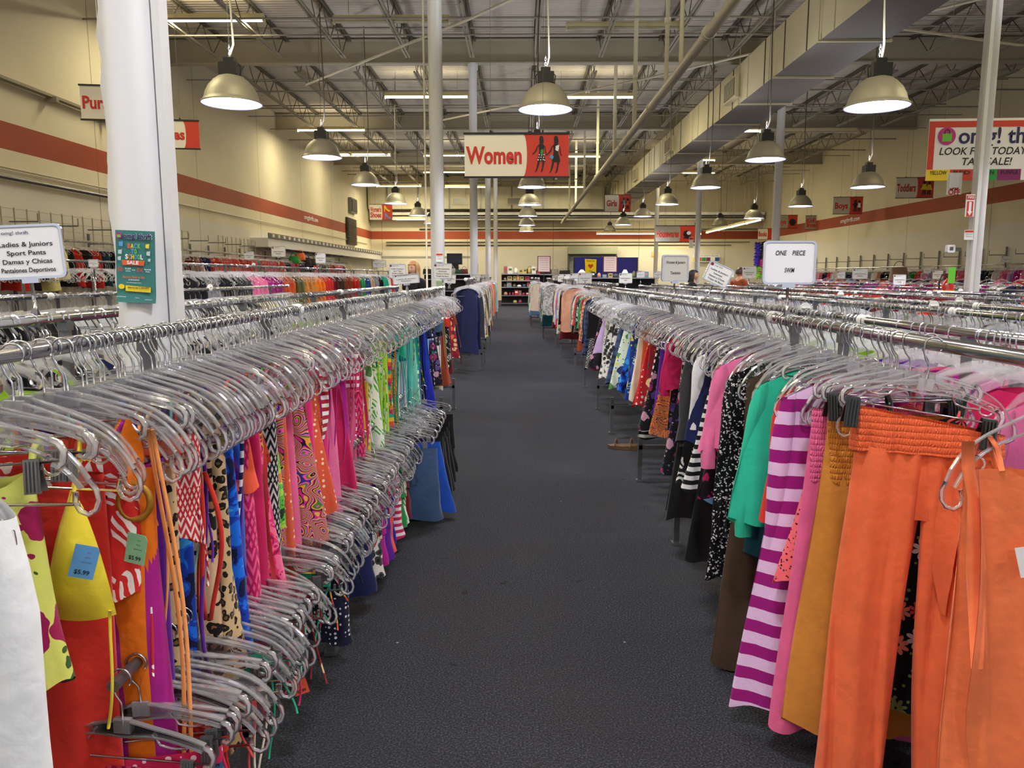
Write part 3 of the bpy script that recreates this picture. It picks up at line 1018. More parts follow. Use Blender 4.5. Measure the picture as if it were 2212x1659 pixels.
for (x, z, s, m_) in ((-.33, .31, .05, 0), (-.36, .2, .045, 1), (-.38, .11, .04, 1), (.34, .29, .045, 2), (.36, .19, .045, 1), (.38, .1, .03, 1)):
    mb.plate([(x * w - s * w, z * h + s * w), (x * w + s * w, z * h + s * w * 1.4), (x * w + s * w * .8, z * h - s * w * 1.2), (x * w - s * w * 1.1, z * h - s * w)], .001, -.0035, m_)
mb.build('printed_clothes', [SKYBLUE, plain('print_pale', (190, 205, 200), .5), YELLOW], t)


def sticker(u0, v0, u1, v1, y, label, top=RED, body=CARD, name='column_sticker', lines=0, word=None, inset=True):
    a, b = atY(u0, v0, y), atY(u1, v1, y)
    w, h = abs(b.x - a.x), abs(a.z - b.z)
    t = thing(name, label, 'sticker', ((a.x + b.x) / 2, y, (a.z + b.z) / 2))
    MB().plate([(-w / 2, h / 2), (w / 2, h / 2), (w / 2, -h / 2), (-w / 2, -h / 2)], 0.01).build('sheet', body, t)
    if top: MB().plate([(-w * .45, h * .46), (w * .45, h * .46), (w * .45, h * .26), (-w * .45, h * .26)], 0.003, -0.003).build('header', top, t)
    for k in range(lines):
        text(rnd.choice(('please keep', 'no refunds', 'thank you', 'all sales')), t, 0, h * .12 - k * h * .5 / max(lines, 1), h * .5 / max(lines, 1) * .8, GREYINK, width=w * .7)
    if word: text(word, t, 0, h * .36, h * .16, CARD, y=-.008, width=w * .7, bold=.02)
    return t


sticker(942, 547, 957, 566, 11.19, 'red and white notice on the tall round column', lines=2)
sticker(942, 606, 958, 620, 11.19, 'small green notice low on the tall round column', top=None, body=plain('notice_green', (150, 170, 130), .5), lines=1)
sticker(1021, 570, 1033, 588, 20.08, 'small grey notice on the second aisle column', top=None, body=plain('notice_grey', (150, 150, 156), .5), lines=2)
t = sticker(2088, 420, 2103, 468, 11.18, 'red and white fire arrow sticker on the right column', top=RED, word='FIRE')
mb = MB()
w_, h_ = .09, .3
mb.plate([(-.045, .06), (.045, .06), (.045, -.15), (-.045, -.15)], .002, -.002, 0)
mb.plate([(-.018, .05), (.018, .05), (.018, -.08), (.035, -.08), (0, -.14), (-.035, -.08), (-.018, -.08)], .002, -.004, 1)
mb.build('printed_arrow', [RED, CARD], t)
sticker(2084, 497, 2102, 518, 11.18, 'red topped notice under the fire arrow on the right column', lines=2)
t = sticker(1489, 512, 1497, 536, 29.1, 'red arrow sticker on the thin grey column', top=RED)
t = sticker(2048, 373, 2076, 420, 11.5, 'white and red percent off notice hung beside the right column', top=None)
text('50', t, 0, -.05, .13, REDINK, bold=.03)
text('OFF', t, 0, -.125, .1, REDINK, bold=.03)
a = atY(2062, 390, 11.47)
t = thing('paper_sheet', 'blank white sheet over the percent off notice by the right column', 'paper', (a.x, 11.47, a.z))
MB().plate([(-.07, .1), (.07, .1), (.07, -.1), (-.07, -.1)], .003).build('sheet', CARD, t)
a = atY(2058, 537, 11.22)
t = thing('wall_camera', 'small white square detector box on the side of the right column', 'detector', (a.x, 11.25, a.z))
MB().plate(rrect(.11, .11, .02), .07).build('housing', CARD, t)
MB().plate(rrect(.05, .05, .004), .003, -.003).build('sensor', STEEL, t)
MB().box((.09, .03, -.01), (.12, .04, .05)).build('bracket', STEEL, t)
for (rc, y, lb) in (((1161, 553, 1189, 588), 34.0, 'red framed policy notice standing left of the blue board'), ((1303, 553, 1333, 588), 34.0, 'red framed policy notice standing before the blue board')):
    a, b = atY(rc[0], rc[1], y), atY(rc[2], rc[3], y)
    w, h = b.x - a.x, a.z - b.z
    t = thing('notice_stand', lb, 'notice', ((a.x + b.x) / 2, y, 0))
    zc = (a.z + b.z) / 2
    q = MB()
    q.plate([(x_, z_ + zc) for x_, z_ in ((-w / 2, h / 2), (w / 2, h / 2), (w / 2, -h / 2), (-w / 2, -h / 2))], .04).build('frame', MAROON, t)
    MB().plate([(x_, z_ + zc) for x_, z_ in ((-w * .44, h * .46), (w * .44, h * .46), (w * .44, -h * .46), (-w * .44, -h * .46))], .004, -.004).build('sheet', plain('notice_pink', (232, 214, 204), .5), t)
    for k, s in enumerate(('PLEASE NOTE', 'ITEMS LIMITED', 'IN FITTING ROOM', 'ALL SALES FINAL', 'NO EXCHANGES', 'THANK YOU')):
        text(s, t, 0, zc + h * (.36 - .14 * k), h * .08, REDINK, y=-.007, width=w * .62)
    MB().tube([(0, .02, 0), (0, .02, zc)], .02, 6).build('post', STEEL, t)
    MB().lathe([(0, .03), (.2, .03), (.2, 0), (0, 0)], 20).build('base', STEEL, t)
a, b = atY(1265, 559, 44.6), atY(1290, 590, 44.6)
w, h = b.x - a.x, a.z - b.z
t = thing('thank_you_poster', 'yellow poster with a red heart on the blue board', 'poster', ((a.x + b.x) / 2, 45.1, (a.z + b.z) / 2))
MB().plate([(-w / 2, h / 2), (w / 2, h * .47), (w * .48, -h / 2), (-w * .45, -h * .48)], .03).build('sheet', YELLOW, t)
hp = [(16 * math.sin(s) ** 3, 13 * math.cos(s) - 5 * math.cos(2 * s) - 2 * math.cos(3 * s) - math.cos(4 * s)) for s in np.linspace(0, 2 * PI, 25)[:-1]]
MB().plate([(x_ * w * .014, z_ * w * .014) for x_, z_ in hp], .004, -.004).build('printed_heart', RED, t)
text('Thank You', t, 0, h * .36, h * .14, INK, y=-.006, width=w * .7)
text('love', t, 0, -h * .34, h * .14, INK, y=-.006)
# ------------------------------------------------------------------ cloth materials
FAB = {}


def fab(key, kind, *cols, scale=1.0, rough=0.8):
    if key in FAB: return FAB[key]
    m = NT('fabric_' + key)
    cs = [srgb(*c) for c in cols]
    co = m.obj()
    if kind == 'solid':
        nz = m.node('ShaderNodeTexNoise', {'Vector': co, 'Scale': 14.0, 'Detail': 3.0}).outputs[0]
        c = cs[0]
        col = m.ramp(nz, [(0.25, tuple(x * .88 for x in c[:3]) + (1,)), (0.75, tuple(min(1, x * 1.1) for x in c[:3]) + (1,))], False)
    elif kind == 'stripe':
        s = m.node('ShaderNodeSeparateXYZ', {0: co})
        nz = m.node('ShaderNodeTexNoise', {'Vector': co, 'Scale': 30.0}).outputs[0]
        z = m.math('ADD', s.outputs[2], m.math('MULTIPLY', nz, 0.004))
        f = m.math('FRACT', m.math('MULTIPLY', z, scale))
        col = m.ramp(f, [(i / len(cs), c) for i, c in enumerate(cs)])
    elif kind == 'vstripe':
        s = m.node('ShaderNodeSeparateXYZ', {0: co})
        f = m.math('FRACT', m.math('MULTIPLY', m.math('ADD', s.outputs[0], m.math('MULTIPLY', s.outputs[1], 0.6)), scale))
        col = m.ramp(f, [(i / len(cs), c) for i, c in enumerate(cs)])
    elif kind == 'dots':
        v = m.node('ShaderNodeTexVoronoi', {'Vector': co, 'Scale': scale, 'Randomness': 0.35})
        col = m.mix(m.math('LESS_THAN', v.outputs['Distance'], 0.27), cs[0], cs[1])
    elif kind == 'floral':
        nz = m.node('ShaderNodeTexNoise', {'Vector': co, 'Scale': scale * 2.2, 'Detail': 2.0})
        wv = m.node('ShaderNodeVectorMath', {0: nz.outputs[1], 3: 1.0 / scale * 0.45}, operation='SCALE').outputs[0]
        cc = m.node('ShaderNodeVectorMath', {0: co, 1: wv}, operation='ADD').outputs[0]
        v = m.node('ShaderNodeTexVoronoi', {'Vector': cc, 'Scale': scale, 'Randomness': 0.9})
        sp = m.node('ShaderNodeSeparateColor', {0: v.outputs['Color']})
        n = max(len(cs) - 1, 1)
        pet = m.ramp(sp.outputs[0], [(i / n, c) for i, c in enumerate(cs[1:])])
        f = m.math('LESS_THAN', v.outputs['Distance'], m.math('ADD', 0.26, m.math('MULTIPLY', sp.outputs[1], 0.26)))
        v2 = m.node('ShaderNodeTexVoronoi', {'Vector': cc, 'Scale': scale * 2.7})
        sp2 = m.node('ShaderNodeSeparateColor', {0: v2.outputs['Color']})
        pet2 = m.ramp(sp2.outputs[1], [(i / n, c) for i, c in enumerate(cs[:0:-1])])
        f2 = m.math('LESS_THAN', v2.outputs['Distance'], 0.24)
        col = m.mix(f, m.mix(f2, cs[0], pet2), pet)
        ctr = m.math('LESS_THAN', v.outputs['Distance'], 0.09)
        col = m.mix(ctr, col, cs[-1])
    elif kind == 'daisy':
        v = m.node('ShaderNodeTexVoronoi', {'Vector': co, 'Scale': scale, 'Randomness': 0.8})
        loc = m.node('ShaderNodeVectorMath', {0: co, 1: v.outputs['Position']}, operation='SUBTRACT').outputs[0]
        s = m.node('ShaderNodeSeparateXYZ', {0: loc})
        an = m.math('ARCTAN2', s.outputs[2], s.outputs[0])
        pet = m.math('ADD', 0.2, m.math('MULTIPLY', m.math('ABSOLUTE', m.math('SINE', m.math('MULTIPLY', an, 4.0))), 0.2))
        f = m.math('LESS_THAN', v.outputs['Distance'], pet)
        sp = m.node('ShaderNodeSeparateColor', {0: v.outputs['Color']})
        n = len(cs) - 1
        colp = m.ramp(sp.outputs[0], [(i / n, c) for i, c in enumerate(cs[1:])])
        col = m.mix(f, cs[0], colp)
        col = m.mix(m.math('LESS_THAN', v.outputs['Distance'], 0.1), col, cs[0])
        v2 = m.node('ShaderNodeTexVoronoi', {'Vector': co, 'Scale': scale * 3.1})
        col = m.mix(m.math('MULTIPLY', m.math('LESS_THAN', v2.outputs['Distance'], 0.2), m.math('SUBTRACT', 1.0, f)), col, cs[-1])
    elif kind == 'leopard':
        nz = m.node('ShaderNodeTexNoise', {'Vector': co, 'Scale': scale * 1.5, 'Detail': 2.0})
        wv = m.node('ShaderNodeVectorMath', {0: nz.outputs[1], 3: 0.6 / scale}, operation='SCALE').outputs[0]
        cc = m.node('ShaderNodeVectorMath', {0: co, 1: wv}, operation='ADD').outputs[0]
        v = m.node('ShaderNodeTexVoronoi', {'Vector': cc, 'Scale': scale}).outputs['Distance']
        col = m.ramp(v, [(0.0, cs[1]), (0.24, cs[2]), (0.46, cs[0])])
    elif kind == 'marble':
        nz = m.node('ShaderNodeTexNoise', {'Vector': co, 'Scale': scale, 'Detail': 4.0, 'Distortion': 0.8}).outputs[0]
        n = len(cs)
        col = m.ramp(nz, [(0.32 + 0.36 * i / n if i else 0.0, c) for i, c in enumerate(cs)])
    elif kind == 'paisley':
        nz = m.node('ShaderNodeTexNoise', {'Vector': co, 'Scale': scale, 'Detail': 0.0, 'Distortion': 1.5}).outputs[0]
        f = m.math('FRACT', m.math('MULTIPLY', nz, 9.0))
        n = len(cs)
        col = m.ramp(f, [(i / n, c) for i, c in enumerate(cs)])
    elif kind == 'geo':
        s = m.node('ShaderNodeSeparateXYZ', {0: co})
        u = m.math('ADD', s.outputs[0], s.outputs[1])
        zz = m.math('MULTIPLY', s.outputs[2], scale)
        tri = m.math('ABSOLUTE', m.math('SUBTRACT', m.math('FRACT', m.math('MULTIPLY', u, scale)), 0.5))
        f = m.math('FRACT', m.math('ADD', zz, m.math('MULTIPLY', tri, 2.0)))
        f2 = m.math('FRACT', m.math('SUBTRACT', zz, m.math('MULTIPLY', tri, 2.0)))
        band = m.math('GREATER_THAN', m.math('SINE', m.math('MULTIPLY', zz, 1.3)), -0.1)
        a = m.math('GREATER_THAN', f, 0.55)
        b = m.math('MULTIPLY', m.math('GREATER_THAN', f, 0.45), m.math('GREATER_THAN', f2, 0.4))
        mixv = m.node('ShaderNodeMix', {0: band, 2: a, 3: b}).outputs[0]
        col = m.mix(mixv, cs[0], cs[1])
    elif kind == 'leaf':
        nz = m.node('ShaderNodeTexNoise', {'Vector': co, 'Scale': scale * 0.7, 'Detail': 0.0}).outputs[1]
        wv = m.node('ShaderNodeVectorMath', {0: nz, 3: 1.2 / scale}, operation='SCALE').outputs[0]
        cc = m.node('ShaderNodeVectorMath', {0: co, 1: wv}, operation='ADD').outputs[0]
        w = m.node('ShaderNodeTexWave', {'Vector': cc, 'Scale': scale * 1.3, 'Distortion': 3.0, 'Detail': 1.0, 'Detail Scale': 1.5}, bands_direction='DIAGONAL').outputs[1]
        v = m.node('ShaderNodeTexVoronoi', {'Vector': cc, 'Scale': scale}).outputs['Distance']
        f = m.math('MULTIPLY', m.math('GREATER_THAN', w, 0.5), m.math('LESS_THAN', v, 0.52))
        col = m.mix(f, cs[0], cs[1])
        if len(cs) > 2:
            col = m.mix(m.math('LESS_THAN', v, 0.12), col, cs[2])
    elif kind == 'plaid':
        s = m.node('ShaderNodeSeparateXYZ', {0: co})
        fx = m.math('LESS_THAN', m.math('FRACT', m.math('MULTIPLY', s.outputs[0], scale)), 0.4)
        fz = m.math('LESS_THAN', m.math('FRACT', m.math('MULTIPLY', s.outputs[2], scale)), 0.4)
        col = m.mix(m.math('MULTIPLY', m.math('ADD', fx, fz), 0.5), cs[0], cs[1])
    elif kind == 'sequin':
        v = m.node('ShaderNodeTexVoronoi', {'Vector': co, 'Scale': 190.0})
        sp = m.node('ShaderNodeSeparateColor', {0: v.outputs['Color']})
        col = m.mix(m.math('GREATER_THAN', sp.outputs[0], 0.86), cs[0], cs[1])
        rough = 0.25
    elif kind == 'smock':
        s = m.node('ShaderNodeSeparateXYZ', {0: co})
        col = cs[0]
        wv = m.math('POWER', m.math('ABSOLUTE', m.math('SINE', m.math('MULTIPLY', s.outputs[2], 190.0))), 0.4)
        nz = m.node('ShaderNodeTexNoise', {'Vector': co, 'Scale': 60.0}).outputs[0]
        wx = m.math('SINE', m.math('ADD', m.math('MULTIPLY', s.outputs[0], 1050.0), m.math('MULTIPLY', nz, 14.0)))
        m.bump(m.math('ADD', m.math('MULTIPLY', wv, 1.3), m.math('MULTIPLY', wx, 0.5)), 0.6, 0.005)
    elif kind == 'lace':
        v = m.node('ShaderNodeTexVoronoi', {'Vector': co, 'Scale': scale})
        sp = m.node('ShaderNodeTexVoronoi', {'Vector': co, 'Scale': scale * .35}).outputs['Distance']
        col = cs[0]
        hole = m.math('MULTIPLY', m.math('LESS_THAN', v.outputs['Distance'], 0.3), m.math('GREATER_THAN', sp, 0.3))
        m.link(m.math('SUBTRACT', 1.0, hole), m.b.inputs['Alpha'])
    if isinstance(col, tuple):
        m.b.inputs['Base Color'].default_value = col
    else:
        m.link(col, m.b.inputs['Base Color'])
    m.b.inputs['Roughness'].default_value = rough
    m.b.inputs['Specular IOR Level'].default_value = 0.22
    m.b.inputs['Sheen Weight'].default_value = 0.12
    if kind not in ('smock', 'sequin'):
        wv = m.node('ShaderNodeTexNoise', {'Vector': co, 'Scale': 55.0, 'Detail': 2.0}).outputs[0]
        m.bump(wv, 0.25, 0.006)
    FAB[key] = m.mat
    return m.mat


K = (24, 23, 27)
_f = [
    ('orange', 'solid', (232, 108, 64)), ('coral_orange', 'solid', (235, 120, 72)), ('bright_orange', 'solid', (240, 120, 20)), ('mustard', 'solid', (202, 132, 52)), ('pale_orange', 'solid', (250, 158, 86)),
    ('white', 'solid', (236, 238, 240)), ('cream', 'solid', (232, 222, 196)), ('red', 'solid', (214, 50, 38)), ('coral', 'solid', (238, 92, 90)), ('neon_coral', 'solid', (255, 98, 66)),
    ('hot_pink', 'solid', (230, 50, 124)), ('pink', 'solid', (238, 120, 168)), ('pale_pink', 'solid', (246, 182, 206)), ('raspberry', 'solid', (196, 32, 92)), ('rose', 'solid', (222, 96, 142)),
    ('magenta', 'solid', (176, 32, 140)), ('purple', 'solid', (96, 34, 150)), ('lilac', 'solid', (196, 170, 218)), ('teal', 'solid', (28, 150, 150)), ('aqua', 'solid', (96, 206, 196)), ('seafoam', 'solid', (44, 190, 152)),
    ('mint', 'solid', (146, 222, 196)), ('lime', 'solid', (176, 226, 60)), ('green', 'solid', (40, 146, 76)), ('olive', 'solid', (106, 104, 62)), ('yellow', 'solid', (236, 214, 60)), ('pale_yellow', 'solid', (234, 220, 142)),
    ('navy', 'solid', (30, 38, 84)), ('blue', 'solid', (34, 84, 190)), ('royal', 'solid', (26, 40, 170)), ('sky', 'solid', (120, 170, 216)), ('denim', 'solid', (66, 92, 130)), ('black', 'solid', K), ('charcoal', 'solid', (60, 60, 64)),
    ('grey', 'solid', (138, 138, 142)), ('brown', 'solid', (72, 54, 40)), ('tan', 'solid', (184, 154, 116)), ('burgundy', 'solid', (112, 24, 40)), ('peach', 'solid', (238, 176, 146)), ('dark_teal', 'solid', (22, 74, 88)), ('rust', 'solid', (160, 72, 44)),
]
for a in _f: fab(*a)
fab('magenta_stripe', 'stripe', (152, 18, 116), (226, 190, 226), scale=12.6)
fab('navy_white_stripe', 'stripe', (24, 30, 80), (232, 232, 236), scale=26)
fab('pink_white_stripe', 'stripe', (212, 40, 100), (246, 236, 240), scale=30)
fab('black_white_stripe', 'stripe', K, (236, 236, 236), scale=24)
fab('red_white_stripe', 'stripe', (176, 34, 52), (240, 238, 238), scale=34)
fab('multi_stripe', 'stripe', (240, 90, 60), (246, 200, 70), (60, 170, 160), (200, 40, 120), scale=11)
fab('peach_stripe', 'stripe', (236, 170, 138), (150, 130, 90), (236, 170, 138), (196, 120, 80), scale=10)
fab('green_stripe', 'stripe', (40, 150, 90), (180, 220, 90), (30, 60, 130), scale=16)
fab('grey_vstripe', 'vstripe', (150, 160, 190), (226, 228, 234), scale=40)
fab('teal_zebra', 'leaf', (30, 160, 160), (14, 22, 32), scale=14)
fab('red_dots', 'dots', (206, 40, 48), (246, 232, 230), scale=26)
fab('coral_dots', 'dots', (218, 90, 60), (250, 220, 190), scale=48)
fab('pink_dots', 'dots', (206, 36, 86), (248, 226, 234), scale=42)
fab('navy_dots', 'dots', (20, 24, 50), (228, 228, 238), scale=52)
fab('teal_dots', 'dots', (24, 160, 150), (226, 244, 240), scale=20)
fab('orange_dots', 'dots', (244, 96, 66), (252, 224, 206), scale=22)
fab('black_floral', 'daisy', (14, 13, 18), (226, 78, 84), (232, 226, 236), (130, 170, 110), (236, 140, 120), (120, 150, 90), scale=13)
fab('yellow_floral', 'floral', (218, 222, 110), (160, 24, 84), (60, 92, 44), (230, 226, 130), (150, 20, 80), scale=10)
fab('paisley', 'paisley', (222, 40, 142), (30, 20, 60), (236, 160, 50), (70, 130, 60), (236, 90, 160), (60, 40, 140), (228, 190, 70), scale=9)
fab('orange_paisley', 'paisley', (230, 90, 40), (250, 190, 80), (150, 30, 60), (244, 130, 60), (40, 90, 110), scale=11)
fab('leopard', 'leopard', (206, 176, 128), (110, 84, 52), (28, 22, 18), scale=44)
fab('big_leopard', 'leopard', (222, 186, 146), (150, 100, 60), (24, 20, 18), scale=24)
fab('blue_marble', 'marble', (10, 20, 60), (18, 60, 170), (24, 110, 230), (60, 170, 240), scale=16)
fab('green_marble', 'marble', (30, 60, 40), (90, 190, 60), (170, 220, 70), (230, 120, 50), scale=20)
fab('pink_marble', 'marble', (150, 16, 70), (226, 50, 118), (240, 110, 150), (190, 24, 90), scale=26)
fab('red_geo', 'geo', (200, 44, 54), (244, 222, 212), scale=38)
fab('black_geo', 'geo', (26, 26, 30), (206, 204, 206), scale=30)
fab('pink_geo', 'geo', (190, 24, 92), (244, 90, 140), scale=24)
fab('palm_pink', 'leaf', (22, 14, 28), (186, 34, 108), scale=11)
fab('palm_green', 'leaf', (236, 240, 230), (70, 170, 60), (230, 90, 120), scale=14)
fab('black_white_leaf', 'leaf', (26, 26, 30), (224, 222, 218), scale=15)
fab('red_leaf', 'leaf', (214, 44, 40), (246, 238, 232), (24, 24, 24), scale=16)
fab('blue_leaf', 'leaf', (30, 60, 150), (150, 200, 230), (230, 220, 80), scale=13)
fab('blue_floral', 'floral', (28, 50, 120), (90, 160, 220), (230, 232, 236), (60, 110, 60), (232, 210, 70), scale=13)
fab('lemon_print', 'floral', (220, 232, 216), (232, 222, 60), (80, 140, 70), (40, 60, 120), scale=14)
fab('dark_floral', 'floral', (22, 22, 30), (150, 40, 90), (80, 120, 130), (200, 150, 170), (90, 70, 140), scale=15)
fab('red_floral', 'floral', (150, 30, 44), (232, 110, 90), (40, 70, 60), (240, 200, 150), scale=16)
fab('cream_floral', 'floral', (226, 214, 194), (180, 90, 90), (120, 140, 100), (160, 130, 110), scale=15)
fab('grey_print', 'leaf', (214, 212, 208), (90, 90, 96), scale=17)
fab('bw_print', 'leopard', (236, 234, 230), (30, 30, 34), (70, 70, 74), scale=22)
fab('blue_plaid', 'plaid', (70, 90, 130), (30, 36, 60), scale=14)
fab('brown_plaid', 'plaid', (120, 96, 80), (60, 50, 50), scale=13)
fab('black_sequin', 'sequin', (14, 13, 15), (210, 205, 205))
fab('mustard_smock', 'smock', (206, 128, 44))
fab('orange_smock', 'smock', (236, 104, 58))
fab('pink_smock', 'smock', (232, 100, 148))
fab('coral_lace', 'lace', (238, 104, 112), scale=90)
fab('white_lace', 'lace', (240, 238, 232), scale=80)

TAGC = {'white': CARD, 'green': plain('tag_green', (150, 214, 168), .5), 'blue': plain('tag_blue', (92, 156, 216), .5), 'orange': plain('tag_orange', (236, 96, 60), .5), 'pink': plain('tag_pink', (232, 160, 200), .5), 'teal': plain('tag_mint', (150, 200, 178), .5)}


# ------------------------------------------------------------------ garment shapes (rail centre at the local origin, x along the hanger)
def g_body(w0, w1, L, z0=-.12, drop=.075, d0=.012, d1=.03, folds=4, amp=.012, neck=.05, seed=0, nu=48, nv=20, wm=None, hemwave=0.012, mb=None, mi=0, cx=0.0, edge=0.7, gape=0.0, slope=0.0):
    r = random.Random(seed)
    p1, p2, p3, p4, p5 = [r.uniform(0, 6.28) for _ in range(5)]
    mb = mb or MB()
    P = np.zeros((nu, nv, 3))
    wm = (w0 + w1) / 2 if wm is None else wm
    for i in range(nu):
        th = 2 * PI * i / nu
        c, s = math.cos(th), math.sin(th)
        cc = math.copysign(abs(c) ** edge, c)
        for j in range(nv):
            v = j / (nv - 1)
            w = (1 - v) ** 2 * w0 + 2 * v * (1 - v) * (2 * wm - (w0 + w1) / 2) + v * v * w1
            d = d0 + (d1 - d0) * min(1, v * 1.6)
            x = w * cc
            k = math.copysign(1, s) if abs(s) > .02 else 0
            A = amp * min(1, .15 + v * 1.15)
            ph = p1 if s > 0 else p2
            f = A * (math.sin(folds * x / max(w0, .06) * 1.6 + ph + 1.2 * v) + .5 * math.sin(folds * 1.9 * x / max(w0, .06) * 1.6 + p3 - 1.7 * v + ph))
            y = d * math.copysign(abs(s) ** .8, s) + f * (1 - .35 * abs(cc) ** 6)
            x += .35 * A * math.sin(5 * v + p4 + (2 if c > 0 else 0))
            z = z0 - L * v
            z -= drop * (abs(x) / max(w0, .05)) ** 1.35 * (1 - v) ** 1.5
            if neck: z -= neck * math.exp(-(x / .06) ** 4) * (1 - v) ** 6 * (1.0 if s < 0 else .45)
            z += hemwave * v * math.sin(3.1 * th + p5) + gape * v * c - slope * x * (1 - v)
            P[i, j] = (cx + x, y, z)
    mb.grid(P, cu=True, mi=mi)
    return mb


def g_sleeve(side, w, L, r0=.05, r1=.035, z0=-.195, out=.03, seed=0, mb=None, mi=0, n=14, k=12, cuff=None):
    rr = random.Random(seed)
    mb = mb or MB()
    rings = []
    p = rr.uniform(0, 6)
    for j in range(k):
        v = j / (k - 1)
        cx = side * (w - .028 + out * math.sin(v * PI * .55) + .006 * math.sin(6 * v + p))
        cz = z0 - L * v
        rx = r0 + (r1 - r0) * v
        ry = rx * (.42 + .1 * math.sin(5 * v + p))
        if v < .12: rx *= .55 + v * 3.75
        rings.append([(cx + rx * math.cos(a) * (.8), .004 * math.sin(9 * v + p) + ry * math.sin(a) + .004 * math.sin(3 * a + 8 * v + p), cz - side * .5 * rx * math.cos(a) * (1 - v)) for a in np.arange(n) * 2 * PI / n])
    mb.grid(np.array(rings), cv=True, mi=mi)
    return mb


def g_leg(side, wtop, wbot, z0, L, cx0, cx1, d0=.035, d1=.03, seed=0, folds=3, amp=.009, mb=None, nu=32, nv=18):
    r = random.Random(seed)
    p, q = r.uniform(0, 6), r.uniform(0, 6)
    mb = mb or MB()
    P = np.zeros((nu, nv, 3))
    for i in range(nu):
        th = 2 * PI * i / nu
        c, s = math.cos(th), math.sin(th)
        for j in range(nv):
            v = j / (nv - 1)
            w = wtop + (wbot - wtop) * v
            x = cx0 + (cx1 - cx0) * v + w * math.copysign(abs(c) ** .75, c)
            y = (d0 + (d1 - d0) * v) * s + amp * (math.sin(folds * 26 * (x - cx0) + p + 1.5 * v) + .5 * math.sin(folds * 61 * (x - cx0) + q - 2.2 * v)) * (.4 + .6 * v)
            P[i, j] = (x + .004 * math.sin(7 * v + q), y, z0 - L * v + .008 * v * math.sin(2 * th + q))
    mb.grid(P, cu=True)
    return mb


def g_cup(mb, cx, z, w, h, bulge=.03, y=0.0, mi=0, seed=0, tilt=0.0, n=9):
    """a padded triangle cup, apex up, two faces"""
    for sgn in (1, -1):
        P = np.zeros((n, n, 3))
        for i in range(n):
            s = i / (n - 1)
            ww = w * (s ** .75) * (1 - .12 * s)
            for j in range(n):
                q = 2 * j / (n - 1) - 1
                b = bulge * math.sin(PI * min(1, s * 1.02)) ** .8 * (1 - q * q)
                P[i, j] = (cx + ww * q / 2 + tilt * s * h, y - b * (1 if sgn > 0 else .75) - (.0015 if sgn > 0 else 0), z - h * s - .012 * (1 - q * q) * s)
        mb.grid(P, mi=mi, flip=sgn < 0)
    return mb


def g_string(mb, x, y, z0, L, r=.003, sway=.012, seed=0, mi=0, x1=None, k=14, n=5, loop=False):
    q = random.Random(seed)
    a, b = q.uniform(0, 6), q.uniform(0, 6)
    x1 = x + q.uniform(-.03, .03) if x1 is None else x1
    pts = []
    for i in range(k):
        s = i / (k - 1)
        pts.append((x + (x1 - x) * s + sway * math.sin(4 * s + a) * s, y + sway * .8 * math.sin(5 * s + b) * s, z0 - L * s))
    if loop:
        pts += [(px + .03 * math.sin(PI * i / (k - 1)) + .012, py, pz) for i, (px, py, pz) in enumerate(pts[::-1])]
    mb.tube(pts, r, n, mi)
    return mb


def g_ribbon(mb, x, y, z0, L, w=.014, seed=0, mi=0, k=16, rz=0.3):
    q = random.Random(seed)
    a, b = q.uniform(0, 6), q.uniform(0, 6)
    for sgn in (1, -1):
        P = np.zeros((k, 3, 3))
        for i in range(k):
            s = i / (k - 1)
            t = rz + 1.1 * math.sin(2.2 * s + a)
            c = np.array((x + .014 * math.sin(4 * s + a) * s, y + .01 * math.sin(5 * s + b) * s + sgn * .0008, z0 - L * s))
            ww = w * min(1, .35 + 3 * s) * (1 - .75 * max(0, s - .75) / .25)
            for j in range(3):
                e = (j - 1) * ww / 2
                P[i, j] = c + np.array((e * math.cos(t), e * math.sin(t), 0))
        mb.grid(P, mi=mi, flip=sgn < 0)
    return mb


def price_tag(parent, x, y, z, col='white', price='$5.99', rot=0.0, rz=0.0, w=.042, h=.062):
    o = MB().plate([(-w / 2, 0), (w / 2 - .006, 0), (w / 2, -.008), (w / 2, -h), (-w / 2, -h)], .0008).build('price_tag', TAGC[col], parent, (x, y, z), (0, rot, rz))
    text(price, o, 0, -h * .82, .0115, INK, y=-.0006, bold=.02)
    for k in range(3):
        text(('sm', 'size', 'women')[k], o, w * .1, -h * (.2 + .15 * k), .006, GREYINK, y=-.0006)
    return o


LABELS = set()
GARM = []


def finish(o, label, cat, group=None):
    k = label
    n = 2
    o['label'] = label
    o['category'] = cat
    if group: o['group'] = group
    LABELS.add(label)
    GARM.append(o)
    return o


